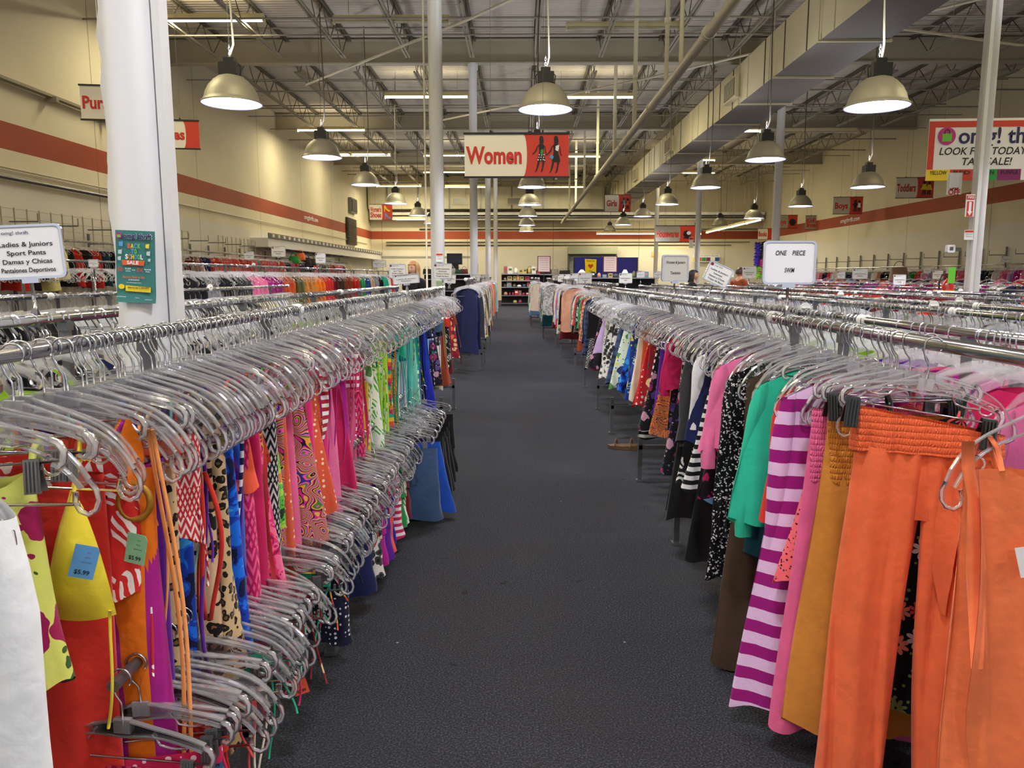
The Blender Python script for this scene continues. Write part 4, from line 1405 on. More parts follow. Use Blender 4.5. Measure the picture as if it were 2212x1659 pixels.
def garment(kind, mat, seed=0, L=None, w=None, hi=True, mat2=None, tagc=None, price='$5.99', sleeve=None, trim=None, side=1, flare=None, **kw):
    """builds one garment; returns its top-level object (the body) with parts as children"""
    M = FAB[mat]
    M2 = FAB[mat2] if mat2 else M
    nu, nv = (48, 20) if hi else (22, 8)
    r = random.Random(seed)
    if kind in ('shirt', 'blouse', 'cardigan', 'jacket', 'sweater', 't_shirt', 'hoodie'):
        L = L or .6
        w = w or .21
        o = g_body(w - .02, w + (.045 if flare is None else flare), L, nu=nu, nv=nv, seed=seed, d1=.032, **kw).build(kind, M)
        for s in (-1, 1):
            g_sleeve(s, w, sleeve if sleeve is not None else .5, seed=seed + s, n=14 if hi else 8, k=12 if hi else 6).build('sleeve', M2, o)
        if trim: MB().tube([(x, -.016 - .004, -.125 - .055 * math.exp(-(x / .06) ** 4) - .07 * (abs(x) / w) ** 1.35) for x in np.linspace(-.075, .075, 11)], .006, 6).build('collar', FAB[trim], o)
    elif kind in ('dress', 'sleeveless_top', 'cover_up', 'swim_dress', 'tunic'):
        L = L or .9
        w = w or .17
        o = g_body(w - .05, w + (.09 if flare is None else flare), L, z0=-.2, drop=.0, neck=.03, nu=nu, nv=nv, seed=seed, d1=.035, **kw).build(kind, M)
        for s in (-1, 1):
            MB().tube([(s * .085, -.012, -.205), (s * .09, -.008, -.16), (s * .1, 0, -.118 - .02), (s * .095, .01, -.16), (s * .085, .012, -.205)], .006, 5, flat=.5).build('strap', M2, o)
    elif kind == 'strapless_dress':
        L = L or .95
        w = w or .15
        o = g_body(w, w + (.07 if flare is None else flare), L, z0=-.215, drop=0, neck=0, nu=nu, nv=nv, seed=seed, d1=.035, **kw).build('strapless_dress', M)
        if mat2: g_body(w + .004, w + .002, .2, z0=-.21, drop=0, neck=0, nu=nu, nv=10, seed=seed, d0=.02, d1=.026, amp=.004, folds=9).build('smocked_top', M2, o)
    elif kind in ('swimsuit', 'tankini_top', 'crop_top'):
        L = L or .5
        w = w or .15
        o = g_body(w - .02, w - (.015 if kind == 'swimsuit' else -.02), L, z0=-.235, drop=0, neck=.035, nu=nu, nv=nv, seed=seed, d0=.02, d1=.03, folds=3, amp=.008, **kw).build(kind, M)
        for s in (-1, 1):
            MB().tube([(s * .08, -.014, -.24), (s * .09, -.01, -.17), (s * .105, 0, -.135), (s * .095, .01, -.17), (s * .08, .014, -.24)], .0055, 5, flat=.5).build('strap', M2, o)
    elif kind in ('swim_bottom', 'shorts', 'skirt', 'wrap_skirt'):
        if kind == 'swim_bottom':
            L, w = L or .22, w or .16
            o = g_body(w, .035, L, z0=-.2, drop=0, neck=0, wm=w * .62, nu=nu, nv=nv, seed=seed, d0=.014, d1=.02, folds=3, amp=.006, **kw).build(kind, M)
        elif kind == 'shorts':
            L, w = L or .34, w or .18
            mb = g_body(w, w + .01, L * .55, z0=-.2, drop=0, neck=0, nu=nu, nv=nv, seed=seed, d0=.014, d1=.03, folds=3, amp=.005)
            for s in (-1, 1): g_leg(s, w * .52, w * .58, -.2 - L * .5, L * .5, s * w * .49, s * w * .55, mb=mb, seed=seed + s, nu=24 if hi else 12, nv=8)
            o = mb.build(kind, M)
        else:
            L, w = L or .5, w or .17
            o = g_body(w, w + .08, L, z0=-.2, drop=0, neck=0, nu=nu, nv=nv, seed=seed, d0=.014, d1=.04, folds=5, amp=.016, **kw).build(kind, M)
        g_body(w + .003, w + .003, .035, z0=-.198, drop=0, neck=0, nu=nu, nv=4, seed=seed, d0=.016, d1=.017, folds=3, amp=.003, hemwave=0).build('waistband', M2, o)
    elif kind == 'pants':
        L, w = L or .95, w or .18
        mb = g_body(w, w * .94, .24, z0=-.2, drop=0, neck=0, nu=nu, nv=nv, seed=seed, d0=.014, d1=.026, folds=4, amp=.003, hemwave=0, **kw)
        for s in (-1, 1): g_leg(s, w * .53, w * .5, -.2 - .06, L - .06, s * w * .47, s * w * .76, d0=.03, d1=.045, mb=mb, seed=seed + s, nu=44 if hi else 12, nv=24 if hi else 6, amp=.015 if hi else .006)
        o = mb.build(kind, M)
        g_body(w + .003, w + .003, .04, z0=-.198, drop=0, neck=0, nu=nu, nv=4, seed=seed, d0=.016, d1=.017, folds=3, amp=.003, hemwave=0, **kw).build('waistband', M2, o)
    elif kind in ('bikini_top', 'halter_top'):
        cw = w or .13
        mb = MB()
        for s in (-1, 1):
            g_cup(mb, s * .095 + r.uniform(-.015, .015), -.245 - r.uniform(0, .02), cw, L or .15, .03, y=-.004, seed=seed + s)
        o = mb.build(kind, M)
        for s in (-1, 1):
            MB().tube([(s * .095, -.004, -.25), (s * .105, -.006, -.2), (s * .11, 0, -.13), (s * .1, .012, -.2), (s * .07, .012, -.3)], .0035, 5).build('strap', M2, o)
            g_string(MB(), s * .15, r.uniform(-.01, .01), -.25 - (L or .15) + .01, r.uniform(.16, .42), .003, seed=seed + 5 * s).build('string', M2, o)
    elif kind == 'bandeau_top':
        w = w or .17
        o = g_body(w, w, L or .16, z0=-.2, drop=0, neck=0, nu=nu, nv=nv, seed=seed, d0=.02, d1=.026, folds=3, amp=.012, **kw).build(kind, M)
        for s in (-1, 1): g_string(MB(), s * (w - .01), 0, -.3, r.uniform(.2, .4), .003, seed=seed + s).build('string', M2, o)
    elif kind in ('sarong', 'scarf', 'sash'):
        w = w or .06
        o = g_body(w, w * 1.15, L or .6, z0=-.15, drop=.01, neck=0, nu=nu, nv=nv, seed=seed, d0=.014, d1=.022, folds=3, amp=.012, cx=kw.pop('cx', .1), **kw).build(kind, M)
    else:
        raise ValueError(kind)
    if tagc: price_tag(o, side * r.uniform(.02, .14), -.045, -.27 - r.uniform(0, .1), tagc, price, r.uniform(-.5, .5), r.uniform(-.4, .4))
    return o
# ------------------------------------------------------------------ clothes racks
def rack(x, y0, y1, z, label, legs=True, caps=True, low=None, r=.0175, hooks=True, label_group=None, at=None):
    """a straight rail on two leg frames set in from its ends"""
    t = thing('clothes_rack', label, 'clothes rack', (x, y0, 0), group=label_group)
    L = y1 - y0
    MB().tube([(0, 0.004, z), (0, L - 0.004, z)], r, 16).build('rail', CHROME, t)
    if caps:
        for yy in (0, L): MB().lathe([(0, -.006), (.024, -.006), (.026, 0), (.024, .006), (0, .006)], 14).build('end_cap', CARD, t, (0, yy, z), (PI / 2, 0, 0))
    ins = min(.82, L * .28)
    leg_y = [q - y0 for q in at] if at else [ins, L - ins]
    for yy in leg_y:
        up = MB().box((0, 0, (z + .22) / 2), (.026, .026, z - .22))
        up.box((0, 0, z - .03), (.034, .04, .03))
        up.build('upright', STEEL, t, (0, yy, 0))
        b = MB().box((0, 0, .25), (.42, .03, .03)).build('cross_bar', STEEL, t, (0, yy, 0))
        if legs:
            for s in (-1, 1):
                lg = MB().box((0, 0, .17), (.03, .03, .34)).box((0, 0, .008), (.05, .05, .014))
                lg.build('leg', STEEL, t, (s * .2, yy, 0))
    mb = MB().box((0, sum(leg_y) / 2, .25), (.028, leg_y[1] - leg_y[0], .028))
    mb.build('long_stretcher', STEEL, t)
    if low:
        lx, lz = low
        o = MB().tube([(lx, 1.12 if at else .03, lz), (lx, L - .03, lz)], .012, 12).build('lower_rail', STEEL, t)
        for yy in (leg_y[0] + .03, L - .35):
            MB().bar((0, yy, lz), (lx, yy, lz), .02, .03).build('bracket', STEEL, t)
            MB().bar((0, yy, lz - .02), (0, yy, .24), .022, .022).build('post', STEEL, t)
    return t


L1X, L1Z, R1X, R1Z, L2X, L2Z, R2X, R2Z = -.93, 1.31, 1.05, 1.28, -1.56, 1.31, 1.62, 1.245
LOWX, LOWZ = -.78, .67
for k, (a, b) in enumerate(((.25, 3.18), (3.22, 6.16), (6.2, 9.15))):
    rack(L1X, a, b, L1Z, ('chrome double-level swimwear rack beside the aisle, nearest the near column', 'second chrome swimwear rack beyond the near column, along the aisle', 'third chrome swimwear rack before the tall round column')[k], low=(LOWX - L1X, LOWZ) if k < 2 else None, at=(1.9, 2.8) if k == 0 else None)
for k, (a, b, x) in enumerate(((11.3, 13.5, -.8), (13.8, 17.6, -.86), (20.5, 26.6, -1.0))):
    rack(x, a, b, 1.4, ('chrome rack with jackets beside the tall round column', 'chrome rack just past the tall round column', 'far chrome rack with orange and green clothes near the shelves')[k])
for k, (a, b) in enumerate(((.25, 3.18), (3.22, 6.16), (6.2, 9.15), (9.2, 12.7))):
    rack(R1X, a, b, R1Z, ('chrome rack with the orange pants beside the aisle', 'second chrome rack along the aisle, under the one piece swim card', 'third chrome rack of the row with the orange pants', 'fourth chrome rack of the row with the orange pants')[k], at=(2.5, 2.95) if k == 0 else None)
for k, (a, b, x) in enumerate(((13.0, 16.8, .93), (17.2, 21.4, .74), (21.8, 26.6, .52))):
    rack(x, a, b, 1.38, ('far chrome rack with peach and green clothes beside the aisle', 'far chrome rack just before the aisle shelves', 'farthest chrome rack beside the aisle, opposite the orange and green clothes')[k])
ROWS = []   # (x, y0, y1, z, name used in labels)
for x, y0, y1, z, nm in ((L2X, .3, 9.9, L2Z, 'second rack row left of the aisle'), (-3.3, 2.6, 11.0, 1.31, 'third rack row left of the aisle'), (-4.2, 8.5, 25.5, 1.6, 'high rack row of coloured tops on the left'), (-5.7, 8, 27, 1.64, 'high rack row before the left wall'), (R2X, .4, 13.5, R2Z, 'second rack row right of the aisle'), (2.45, 1.5, 16, 1.25, 'third rack row right of the aisle'), (3.05, 2.0, 18, 1.25, 'fourth rack row right of the aisle'), (4.1, 2.5, 20, 1.25, 'fifth rack row right of the aisle'), (5.2, 3.5, 22, 1.25, 'sixth rack row right of the aisle'), (6.95, 5.0, 24, 1.25, 'seventh rack row right of the aisle'), (8.6, 6, 26, 1.27, 'eighth rack row right of the aisle'), (10.6, 8, 28, 1.3, 'ninth rack row right of the aisle'), (1.75, 14.0, 30, 1.3, 'far part of the second right rack row')):
    ROWS.append((x, y0, y1, z, nm))
    n = max(1, int(round((y1 - y0) / 3.2)))
    for k in range(n):
        a, b = y0 + (y1 - y0) * k / n, y0 + (y1 - y0) * (k + 1) / n - .06
        rack(x, a, b, z, '%s chrome rack from the near end, %s' % (('first', 'second', 'third', 'fourth', 'fifth', 'sixth', 'seventh')[k], nm))
# rails fixed along the side walls
for x, y0, y1, z, lb, s in ((-8.45, 11, 38, 2.1, 'long chrome wall rail holding dark clothes by the left wall', -1), (13.85, 12, 40, 1.78, 'long chrome wall rail of childrens clothes by the right wall', 1)):
    t = thing('clothes_rail', lb, 'clothes rail', (x, y0, 0))
    MB().tube([(0, 0, z), (0, y1 - y0, z)], .02, 10).build('rail', CHROME, t)
    k = 0
    while k < y1 - y0:
        b = MB().bar((s * .38, k, z), (0, k, z), .025, .03)
        b.box((s * .38, k, 1.15), (.04, .05, 2.3))
        b.bar((s * .38, k, z + .28), (-s * .12, k, z + .28), .02, .025)
        b.bar((-s * .12, k, z + .28), (-s * .12, k, z + .42), .012, .012)
        b.build('wall_bracket', STEEL, t)
        k += 1.22
# wire grid panels leaning on the left wall
for k, (a, b) in enumerate(((11.0, 20.5), (22.5, 26.5))):
    t = MB()
    for i in range(int((b - a) / .35) + 1): t.tube([(0, a + .35 * i, 1.2), (0, a + .35 * i, 2.62)], .011, 4)
    for i in range(10): t.tube([(0, a, 1.25 + .15 * i), (0, b, 1.25 + .15 * i)], .008, 4)
    tag(t.build('wire_grid_panel', PIPE, None, (XL + .16, 0, 0)), ('long wire grid panel on the left wall before the near column', 'wire grid panel on the left wall behind the near column')[k], 'grid panel')
mb = MB().box((XL + .12, 32.5, 1.55), (.08, 8, 1.5))
for k in range(9): mb.box((XL + .165, 32.5, .9 + .16 * k), (.012, 8, .02), 1)
tag(mb.build('slatwall_panel', [CARD, STEEL]), 'white slatted display panel on the left wall near the shoe banner', 'display panel')

# ------------------------------------------------------------------ hangers
def hook_pts(R=.0205):
    pts = [(R * math.cos(a), 0, R * math.sin(a)) for a in np.radians(np.linspace(-35, 190, 12))]
    pts += [(-.019, 0, -.018), (-.012, 0, -.036), (-.002, 0, -.05), (0, 0, -.062), (0, 0, -.1)]
    return pts


def ibeam(mb, xs, zc, hh, t=.0015, fl=.0055, fh=.003, mi=0):
    """an arm swept along x with an I-shaped section"""
    rows = []
    n = len(xs)
    for i in range(n):
        a, b = max(0, i - 1), min(n - 1, i + 1)
        tx, tz = xs[b] - xs[a], zc[b] - zc[a]
        l = math.hypot(tx, tz) or 1
        nx, nz = -tz / l, tx / l
        h = hh[i]
        sec = [(-fl, h), (fl, h), (fl, h - fh), (t, h - fh), (t, -h + fh), (fl, -h + fh), (fl, -h), (-fl, -h), (-fl, -h + fh), (-t, -h + fh), (-t, h - fh), (-fl, h - fh)]
        rows.append([(xs[i] + nx * q, p, zc[i] + nz * q) for p, q in sec])
    b = len(mb.m)
    mb.grid(np.array(rows), cv=True, mi=mi, smooth=False)
    for i in range(n - 1):
        for k in (3, 9): mb.m[b + i * 12 + k] = 1
    return mb


def hanger_body(kind, hi=True):
    mb = MB()
    if kind == 'shirt':
        n = 25 if hi else 9
        xs = np.linspace(-.2, .2, n)
        zc = -.106 - .058 * (np.abs(xs) / .2) ** 1.3 - .05 * (np.abs(xs) / .2) ** 6
        hh = .0155 + .006 * np.exp(-(xs / .05) ** 2) - .004 * (np.abs(xs) / .2) ** 6
        if hi: ibeam(mb, xs, zc, hh)
        else: ribbon(mb, xs, zc, hh)
        for s in (-1, 1):
            q = [(s * .206, 0, -.204), (s * .216, 0, -.222), (s * .219, 0, -.24), (s * .213, 0, -.256), (s * .199, 0, -.264), (s * .185, 0, -.258), (s * .178, 0, -.243), (s * .181, 0, -.225)]
            mb.tube(q, .0048, 6 if hi else 3)
            if hi:
                sp = [(s * (.148 + .015 * math.cos(a) * (1 - a / 12)), 0, -.18 + .013 * math.sin(a) * (1 - a / 12)) for a in np.linspace(PI / 2, -4.6, 14)]
                mb.tube(sp, .003, 5)
        z = -.246
        mb.tube([(-.185, 0, z), (0, 0, z + .004), (.185, 0, z)], .0032, 5 if hi else 3)
    else:
        n = 21 if hi else 7
        xs = np.linspace(-.165, .165, n)
        zc = -.104 - .03 * (np.abs(xs) / .165) ** 2
        hh = .009 + .009 * np.exp(-(xs / .045) ** 2)
        if hi: ibeam(mb, xs, zc, hh)
        else: ribbon(mb, xs, zc, hh)
        for s in (-1, 1):
            q = [(s * .163, 0, -.132), (s * .176, 0, -.138), (s * .183, 0, -.152), (s * .181, 0, -.17), (s * .172, 0, -.178), (s * .162, 0, -.174)]
            mb.tube(q, .0065, 6 if hi else 3)
            if hi: mb.tube([(s * .06, 0, -.112), (s * .075, 0, -.135), (s * .1, 0, -.14), (s * .13, 0, -.138)], .003, 5)
    if hi: mb.box((0, 0, -.098), (.034, .011, .03))
    return mb


def ribbon(mb, xs, zc, hh):
    for sgn in (1, -1):
        P = np.array([[(xs[i], sgn * .003, zc[i] + hh[i]), (xs[i], sgn * .003, zc[i] - hh[i])] for i in range(len(xs))])
        mb.grid(P, flip=sgn > 0)


def clip_mesh():
    mb = MB()
    for s in (-1, 1):
        R = Euler((s * .16, 0, 0)).to_matrix()
        mb.box((0, s * .006, -.012), (.026, .0025, .056), 0, R)
        for k in range(4): mb.box((-.009 + .006 * k, s * .0085, -.012), (.0025, .003, .05), 0, R)
    mb.tube([(-.014, 0, 0), (.014, 0, 0)], .004, 6)
    return mb


HOOK_ME = MB().tube(hook_pts(), .0021, 6).mesh('hook', WIRE)
HB_ME = {k: hanger_body(k).mesh('hanger_body', [CLEAR, CLEAR_WEB]) for k in ('shirt', 'clip')}
ROD_ME = MB().tube([(-.172, 0, -.168), (.172, 0, -.168)], .0024, 6).mesh('cross_rod', CHROME)
CLIP_ME = clip_mesh().mesh('clip', STEEL)
BCLIP_ME = clip_mesh().mesh('clip', BLACK)


def hanger(kind, p, rot, label, group, dark=False, clipx=.13):
    t = thing('plastic_hanger' if kind == 'shirt' else 'clip_hanger', label, 'hanger', p, rot, group)
    for nm, me in (('hanger_body', HB_ME[kind]), ('hook', HOOK_ME)):
        o = bpy.data.objects.new(nm, me)
        COL.objects.link(o)
        o.parent = t
    if kind == 'clip':
        o = bpy.data.objects.new('cross_rod', ROD_ME)
        COL.objects.link(o)
        o.parent = t
        for s in (-1, 1):
            o = bpy.data.objects.new('clip', BCLIP_ME if dark else CLIP_ME)
            COL.objects.link(o)
            o.parent = t
            o.location = (s * clipx, 0, -.178)
            if dark: o.scale = (1.25, 3.6, 1.3)
    return t


# bulk hangers: plain shapes merged into one mesh
_bulk = []


def bulk_hanger(x, y, z, rz, ry):
    _bulk.append((x, y, z, rz, ry))


def flush_bulk():
    variants = []
    for kind in ('shirt', 'clip'):
        mb = hanger_body(kind, False)
        nb = len(mb.f)
        hp = hook_pts()
        mb.tube(hp[1:12:2] + hp[12::2] + hp[-1:], .0026, 3, 1, cap=False)
        V = np.concatenate(mb.v)
        variants.append((V, mb.f, mb.m))
    VV, FF, MM, base = [], [], [], 0
    r = random.Random(5)
    for x, y, z, rz, ry in _bulk:
        V, F, Mi = variants[0 if r.random() < .7 else 1]
        R = np.array(Euler((0, ry, rz)).to_matrix())
        VV.append(V @ R.T + np.array((x, y, z)))
        FF += [tuple(i + base for i in f) for f in F]
        MM += Mi
        base += len(V)
    me = bpy.data.meshes.new('hangers')
    me.from_pydata(np.concatenate(VV).tolist(), [], FF)
    me.materials.append(CLEAR_FAR)
    me.materials.append(WIRE)
    me.polygons.foreach_set('material_index', MM)
    o = bpy.data.objects.new('hanger_mass', me)
    COL.objects.link(o)
    tag(o, 'mass of clear plastic hangers with chrome hooks on the farther racks', 'hangers', None, 'stuff')
# ------------------------------------------------------------------ stock on the racks
COLNAME = {'neon_coral': 'neon coral', 'coral_orange': 'light orange', 'bright_orange': 'bright orange', 'pale_orange': 'pale orange', 'hot_pink': 'hot pink', 'pale_pink': 'pale pink', 'pale_yellow': 'pale yellow', 'dark_teal': 'dark teal',
           'magenta_stripe': 'magenta and lilac striped', 'navy_white_stripe': 'navy and white striped', 'pink_white_stripe': 'pink and white striped', 'black_white_stripe': 'black and white striped', 'red_white_stripe': 'red and white striped', 'multi_stripe': 'rainbow striped', 'peach_stripe': 'peach striped', 'green_stripe': 'green and blue striped', 'grey_vstripe': 'grey pinstriped', 'teal_zebra': 'teal and black animal print',
           'red_dots': 'red polka dot', 'coral_dots': 'coral pin dot', 'pink_dots': 'hot pink polka dot', 'navy_dots': 'navy polka dot', 'teal_dots': 'teal polka dot', 'orange_dots': 'orange polka dot', 'black_floral': 'black floral', 'yellow_floral': 'yellow floral', 'paisley': 'multicoloured paisley', 'orange_paisley': 'orange swirl print', 'leopard': 'leopard print', 'big_leopard': 'tan animal spot', 'blue_marble': 'blue tie dye', 'green_marble': 'green tie dye', 'pink_marble': 'pink mottled',
           'red_geo': 'red and white geometric', 'black_geo': 'black and white geometric', 'pink_geo': 'pink zigzag', 'palm_pink': 'black and magenta palm print', 'palm_green': 'white and green leaf print', 'black_white_leaf': 'black and white leaf print', 'red_leaf': 'red and white leaf print', 'blue_leaf': 'blue leaf print', 'blue_floral': 'blue floral', 'lemon_print': 'lemon print', 'dark_floral': 'dark floral', 'red_floral': 'red floral', 'cream_floral': 'cream floral', 'grey_print': 'grey brushstroke print', 'bw_print': 'black and white spotted', 'blue_plaid': 'blue plaid', 'brown_plaid': 'brown plaid', 'black_sequin': 'black sequinned', 'coral_lace': 'coral lace', 'white_lace': 'white lace'}


def cname(m): return COLNAME.get(m, m.replace('_', ' '))


POS = {'L': [], 'low': [], 'R': []}       # hanger positions that carry a garment
SEQ = []                                  # (rack phrase, garment object, colour, kind) in order, for the labels


def hang(row, y, kind, mat, rot=None, dz=0.0, dx=0.0, htype=None, own=True, hdark=False, rack_nm=None, label=None, **kw):
    x, z = {'L': (L1X, L1Z), 'low': (LOWX, LOWZ), 'R': (R1X, R1Z)}[row]
    if row == 'L': dx += .04
    if row == 'L' and kind in ('swim_dress', 'cover_up'): kw.setdefault('flare', .035)
    rz, ry = rot if rot else (rnd.uniform(-.16, .16), rnd.uniform(-.05, .05))
    kw.setdefault('side', -1 if row == 'R' else 1)
    if row == 'L' and kind in ('swimsuit', 'tankini_top', 'swim_dress', 'scarf') and 'L' in kw: kw['L'] *= 1.32
    o = garment(kind, mat, seed=int(y * 1000) % 9973, **kw)
    o.location = (x + dx, y, z + dz)
    o.rotation_euler = (0, ry * (.1 if kind == 'pants' else .5), rz)
    clip = kind in ('swim_bottom', 'shorts', 'skirt', 'pants', 'strapless_dress', 'bandeau_top', 'wrap_skirt')
    if own: POS[row].append((y, rz, ry, htype or ('clip' if clip else 'shirt'), o, hdark))
    SEQ.append((rack_nm or {'L': 'upper swimwear rail', 'low': 'lower swimwear rail', 'R': 'near right rack'}[row], o, mat, kind, label, y))
    return o


# --- right near rack, front to back -----------------------------------------------------------------
o = hang('R', 1.5, 'dress', 'coral_orange', dx=-.03, flare=.05, rot=(-.12, -.2), L=1.02, w=.2, label='light orange dress with long ties on the nearest clear hanger of the right rack', tagc='white', price='$7.99', folds=5, amp=.02)
b = MB()
g_ribbon(b, -.145, -.05, -.17, .72, .05, 3, rz=.1)
b.tube([(-.145, -.012, -.14), (-.15, -.02, -.19), (-.147, -.032, -.25), (-.15, -.045, -.4), (-.155, -.05, -.6)], [.013, .013, .012, .02, .012], 8, flat=.3)
b.build('tie', FAB['coral_orange'], o)
o = hang('R', 1.9, 'pants', 'orange', rot=(-.3, .13), slope=.16, htype='clip', hdark=True, L=1.04, w=.165, dx=-.03, label='bright orange pants with a smocked waist and tie, clipped up facing the camera', mat2='orange_smock')
g_body(.173, .175, .085, slope=.16, z0=-.186, drop=0, neck=0, seed=4, d0=.028, d1=.034, folds=11, amp=.004, nu=80, nv=10, hemwave=.002).build('smocked_waistband', FAB['orange_smock'], o)
b = MB()
for s, l in ((0, .40), (1, .33)): g_ribbon(b, .06 + .03 * s, -.055 - .01 * s, -.27, l, .055, 11 + s, rz=.15)
b.build('tie', FAB['orange'], o)
hang('R', 2.03, 'dress', 'black_floral', rot=(-.2, 0), L=.84, w=.15, dx=.03, flare=.03, folds=3, label='black dress with red and white flowers, showing between the orange pants legs')
hang('R', 2.1, 'strapless_dress', 'mustard', rot=(-.15, .03), dx=-.02, htype='clip', hdark=True, mat2='mustard_smock', L=.93, w=.165, label='mustard strapless dress with a smocked top, left of the orange pants')
hang('R', 2.17, 'strapless_dress', 'rose', rot=(-.12, .02), dx=-.02, htype='clip', mat2='pink_smock', L=.98, w=.185, label='rose pink smocked strapless dress between the mustard and striped ones')
hang('R', 2.22, 'cover_up', 'coral_lace', rot=(-.1, 0), L=.55, w=.19, label='coral lace cover-up beside the striped terry cover-up')
o = hang('R', 2.3, 'hoodie', 'magenta_stripe', rot=(-.12, .02), dx=-.05, L=1.09, flare=.1, w=.205, sleeve=.86, folds=3, amp=.014, label='magenta and lilac striped terry cover-up with long sleeves')
o = hang('R', 2.39, 'shirt', 'raspberry', L=.55, sleeve=.5, label='raspberry shirt behind the striped terry cover-up', rot=(-.05, .02))
hang('R', 2.45, 'cardigan', 'red', L=.5, sleeve=.42, label='red cardigan between the striped cover-up and the green cardigan', rot=(.0, .02))
hang('R', 2.55, 'cardigan', 'seafoam', rot=(.04, .03), dx=-.05, flare=.06, L=.54, w=.225, sleeve=.52, label='sea green cardigan with long sleeves on the right rack')
hang('R', 2.66, 'shirt', 'dark_teal', L=.7, sleeve=.55, rot=(.03, 0))
hang('R', 2.7, 'dress', 'brown', rot=(.02, 0), dx=-.06, flare=.07, L=1.06, w=.215, label='long brown dress behind the sea green cardigan')
g_body(.19, .21, .6, z0=-.118, drop=.075, seed=77, d1=.03).build('bodice', FAB['brown'], SEQ[-1][1])
hang('R', 2.84, 'jacket', 'black_sequin', rot=(.05, 0), dx=-.07, flare=.06, L=.86, w=.215, sleeve=.62, folds=3, label='black sequinned jacket on the right rack')
hang('R', 2.95, 'shirt', 'cream', L=.5, sleeve=.45, label='cream shirt behind the black sequinned jacket')
hang('R', 3.08, 'shirt', 'pink', rot=(-.04, .03), dx=-.05, L=.42, w=.215, sleeve=.42, label='pink shirt just beyond the black sequinned jacket')
hang('R', 3.17, 'blouse', 'pale_pink', L=.3, sleeve=.25, dx=.03)
hang('R', 3.26, 'tunic', 'palm_pink', rot=(.06, 0), L=.58, w=.2, tagc='white', label='black tunic with magenta palm leaves on the right rack')
hang('R', 3.34, 'skirt', 'sky', L=.62, w=.16, dx=-.01)
hang('R', 3.42, 'dress', 'black', L=.92, w=.2, dx=-.02)
hang('R', 3.5, 'sleeveless_top', 'black_white_stripe', L=.62, w=.19)
hang('R', 3.62, 'shirt', 'navy', L=.5, sleeve=.36, mat2='white', w=.215, label='navy shirt with white short sleeves on the right rack')
hang('R', 3.74, 'dress', 'black_white_leaf', rot=(.02, 0), L=.66, w=.19, label='black dress with large white flowers on the right rack')
hang('R', 3.83, 'shirt', 'charcoal', L=.55, sleeve=.5)
hang('R', 3.92, 'dress', 'black', L=.9, w=.21)
hang('R', 4.02, 'dress', 'black', L=.86, w=.2)
hang('R', 4.12, 'cover_up', 'dark_floral', L=.7, w=.19)
hang('R', 4.25, 'pants', 'black_geo', L=.72, w=.15, label='black leggings with white triangles on the right rack')
hang('R', 4.38, 'shirt', 'raspberry', rot=(.05, .03), L=.36, sleeve=.32, label='raspberry long sleeved shirt above the triangle leggings')
hang('R', 4.5, 'tankini_top', 'dark_floral', L=.5, w=.17)
Rz = [
    (4.65, 'swim_dress', 'orange_paisley', .6), (4.8, 'tankini_top', 'purple', .45), (4.95, 'swim_dress', 'dark_floral', .62), (5.1, 'tunic', 'black_white_stripe', .7), (5.25, 'tankini_top', 'red_floral', .5), (5.42, 'swim_dress', 'red_dots', .55), (5.55, 'tankini_top', 'orange', .48), (5.7, 'skirt', 'cream', .55),
    (5.85, 'swim_dress', 'blue_leaf', .56), (6.0, 'tankini_top', 'blue_floral', .5), (6.15, 'swim_dress', 'blue_marble', .55), (6.3, 'tankini_top', 'lemon_print', .52), (6.45, 'swimsuit', 'sky', .6), (6.6, 'swim_dress', 'lemon_print', .6), (6.78, 'tankini_top', 'navy', .5), (6.95, 'swim_dress', 'blue_plaid', .6),
    (7.1, 'dress', 'black_white_leaf', .62), (7.3, 'swim_dress', 'bw_print', .58), (7.45, 'tankini_top', 'black', .5), (7.65, 'dress', 'bw_print', .62), (7.85, 'dress', 'black_white_leaf', .66), (8.0, 'tankini_top', 'grey_print', .5), (8.2, 'tunic', 'lilac', .45), (8.4, 'dress', 'black', .6), (8.6, 'dress', 'dark_floral', .66), (8.85, 'dress', 'burgundy', .7),
]
for y, kd, mt, l in Rz: hang('R', y, kd, mt, L=l, w=rnd.uniform(.165, .195), hi=y < 7)
Rf = [
    (9.3, 'jacket', 'black', .5), (9.5, 'dress', 'black_geo', .8), (9.7, 'shirt', 'blue_plaid', .75), (9.95, 'jacket', 'navy', .62), (10.15, 'cardigan', 'peach_stripe', .6), (10.35, 'cardigan', 'peach', .62), (10.6, 'shirt', 'red_floral', .55), (10.85, 'blouse', 'green', .5), (11.05, 'dress', 'rust', .75), (11.3, 'blouse', 'black_white_leaf', .55), (11.5, 'shirt', 'brown_plaid', .6), (11.75, 'shirt', 'red', .5), (11.95, 'blouse', 'cream_floral', .5), (12.2, 'jacket', 'black', .66), (12.45, 'cardigan', 'grey', .6),
]
for y, kd, mt, l in Rf: hang('R', y, kd, mt, L=l, hi=False, dz=.05, rack_nm='fourth right rack', **({'sleeve': .42} if kd in ('jacket', 'shirt', 'blouse', 'cardigan') else {}))


def hang_far(x, z, y, kind, mat, nm, L, sgn=-1, **kw):
    o = garment(kind, mat, seed=int(y * 531) % 997, L=L, hi=False, **kw)
    o.location = (x, y, z)
    o.rotation_euler = (0, 0, rnd.uniform(-.2, .2))
    SEQ.append((nm, o, mat, kind, None, y))
    bulk_hanger(x, y, z, o.rotation_euler[2], 0)
    return o


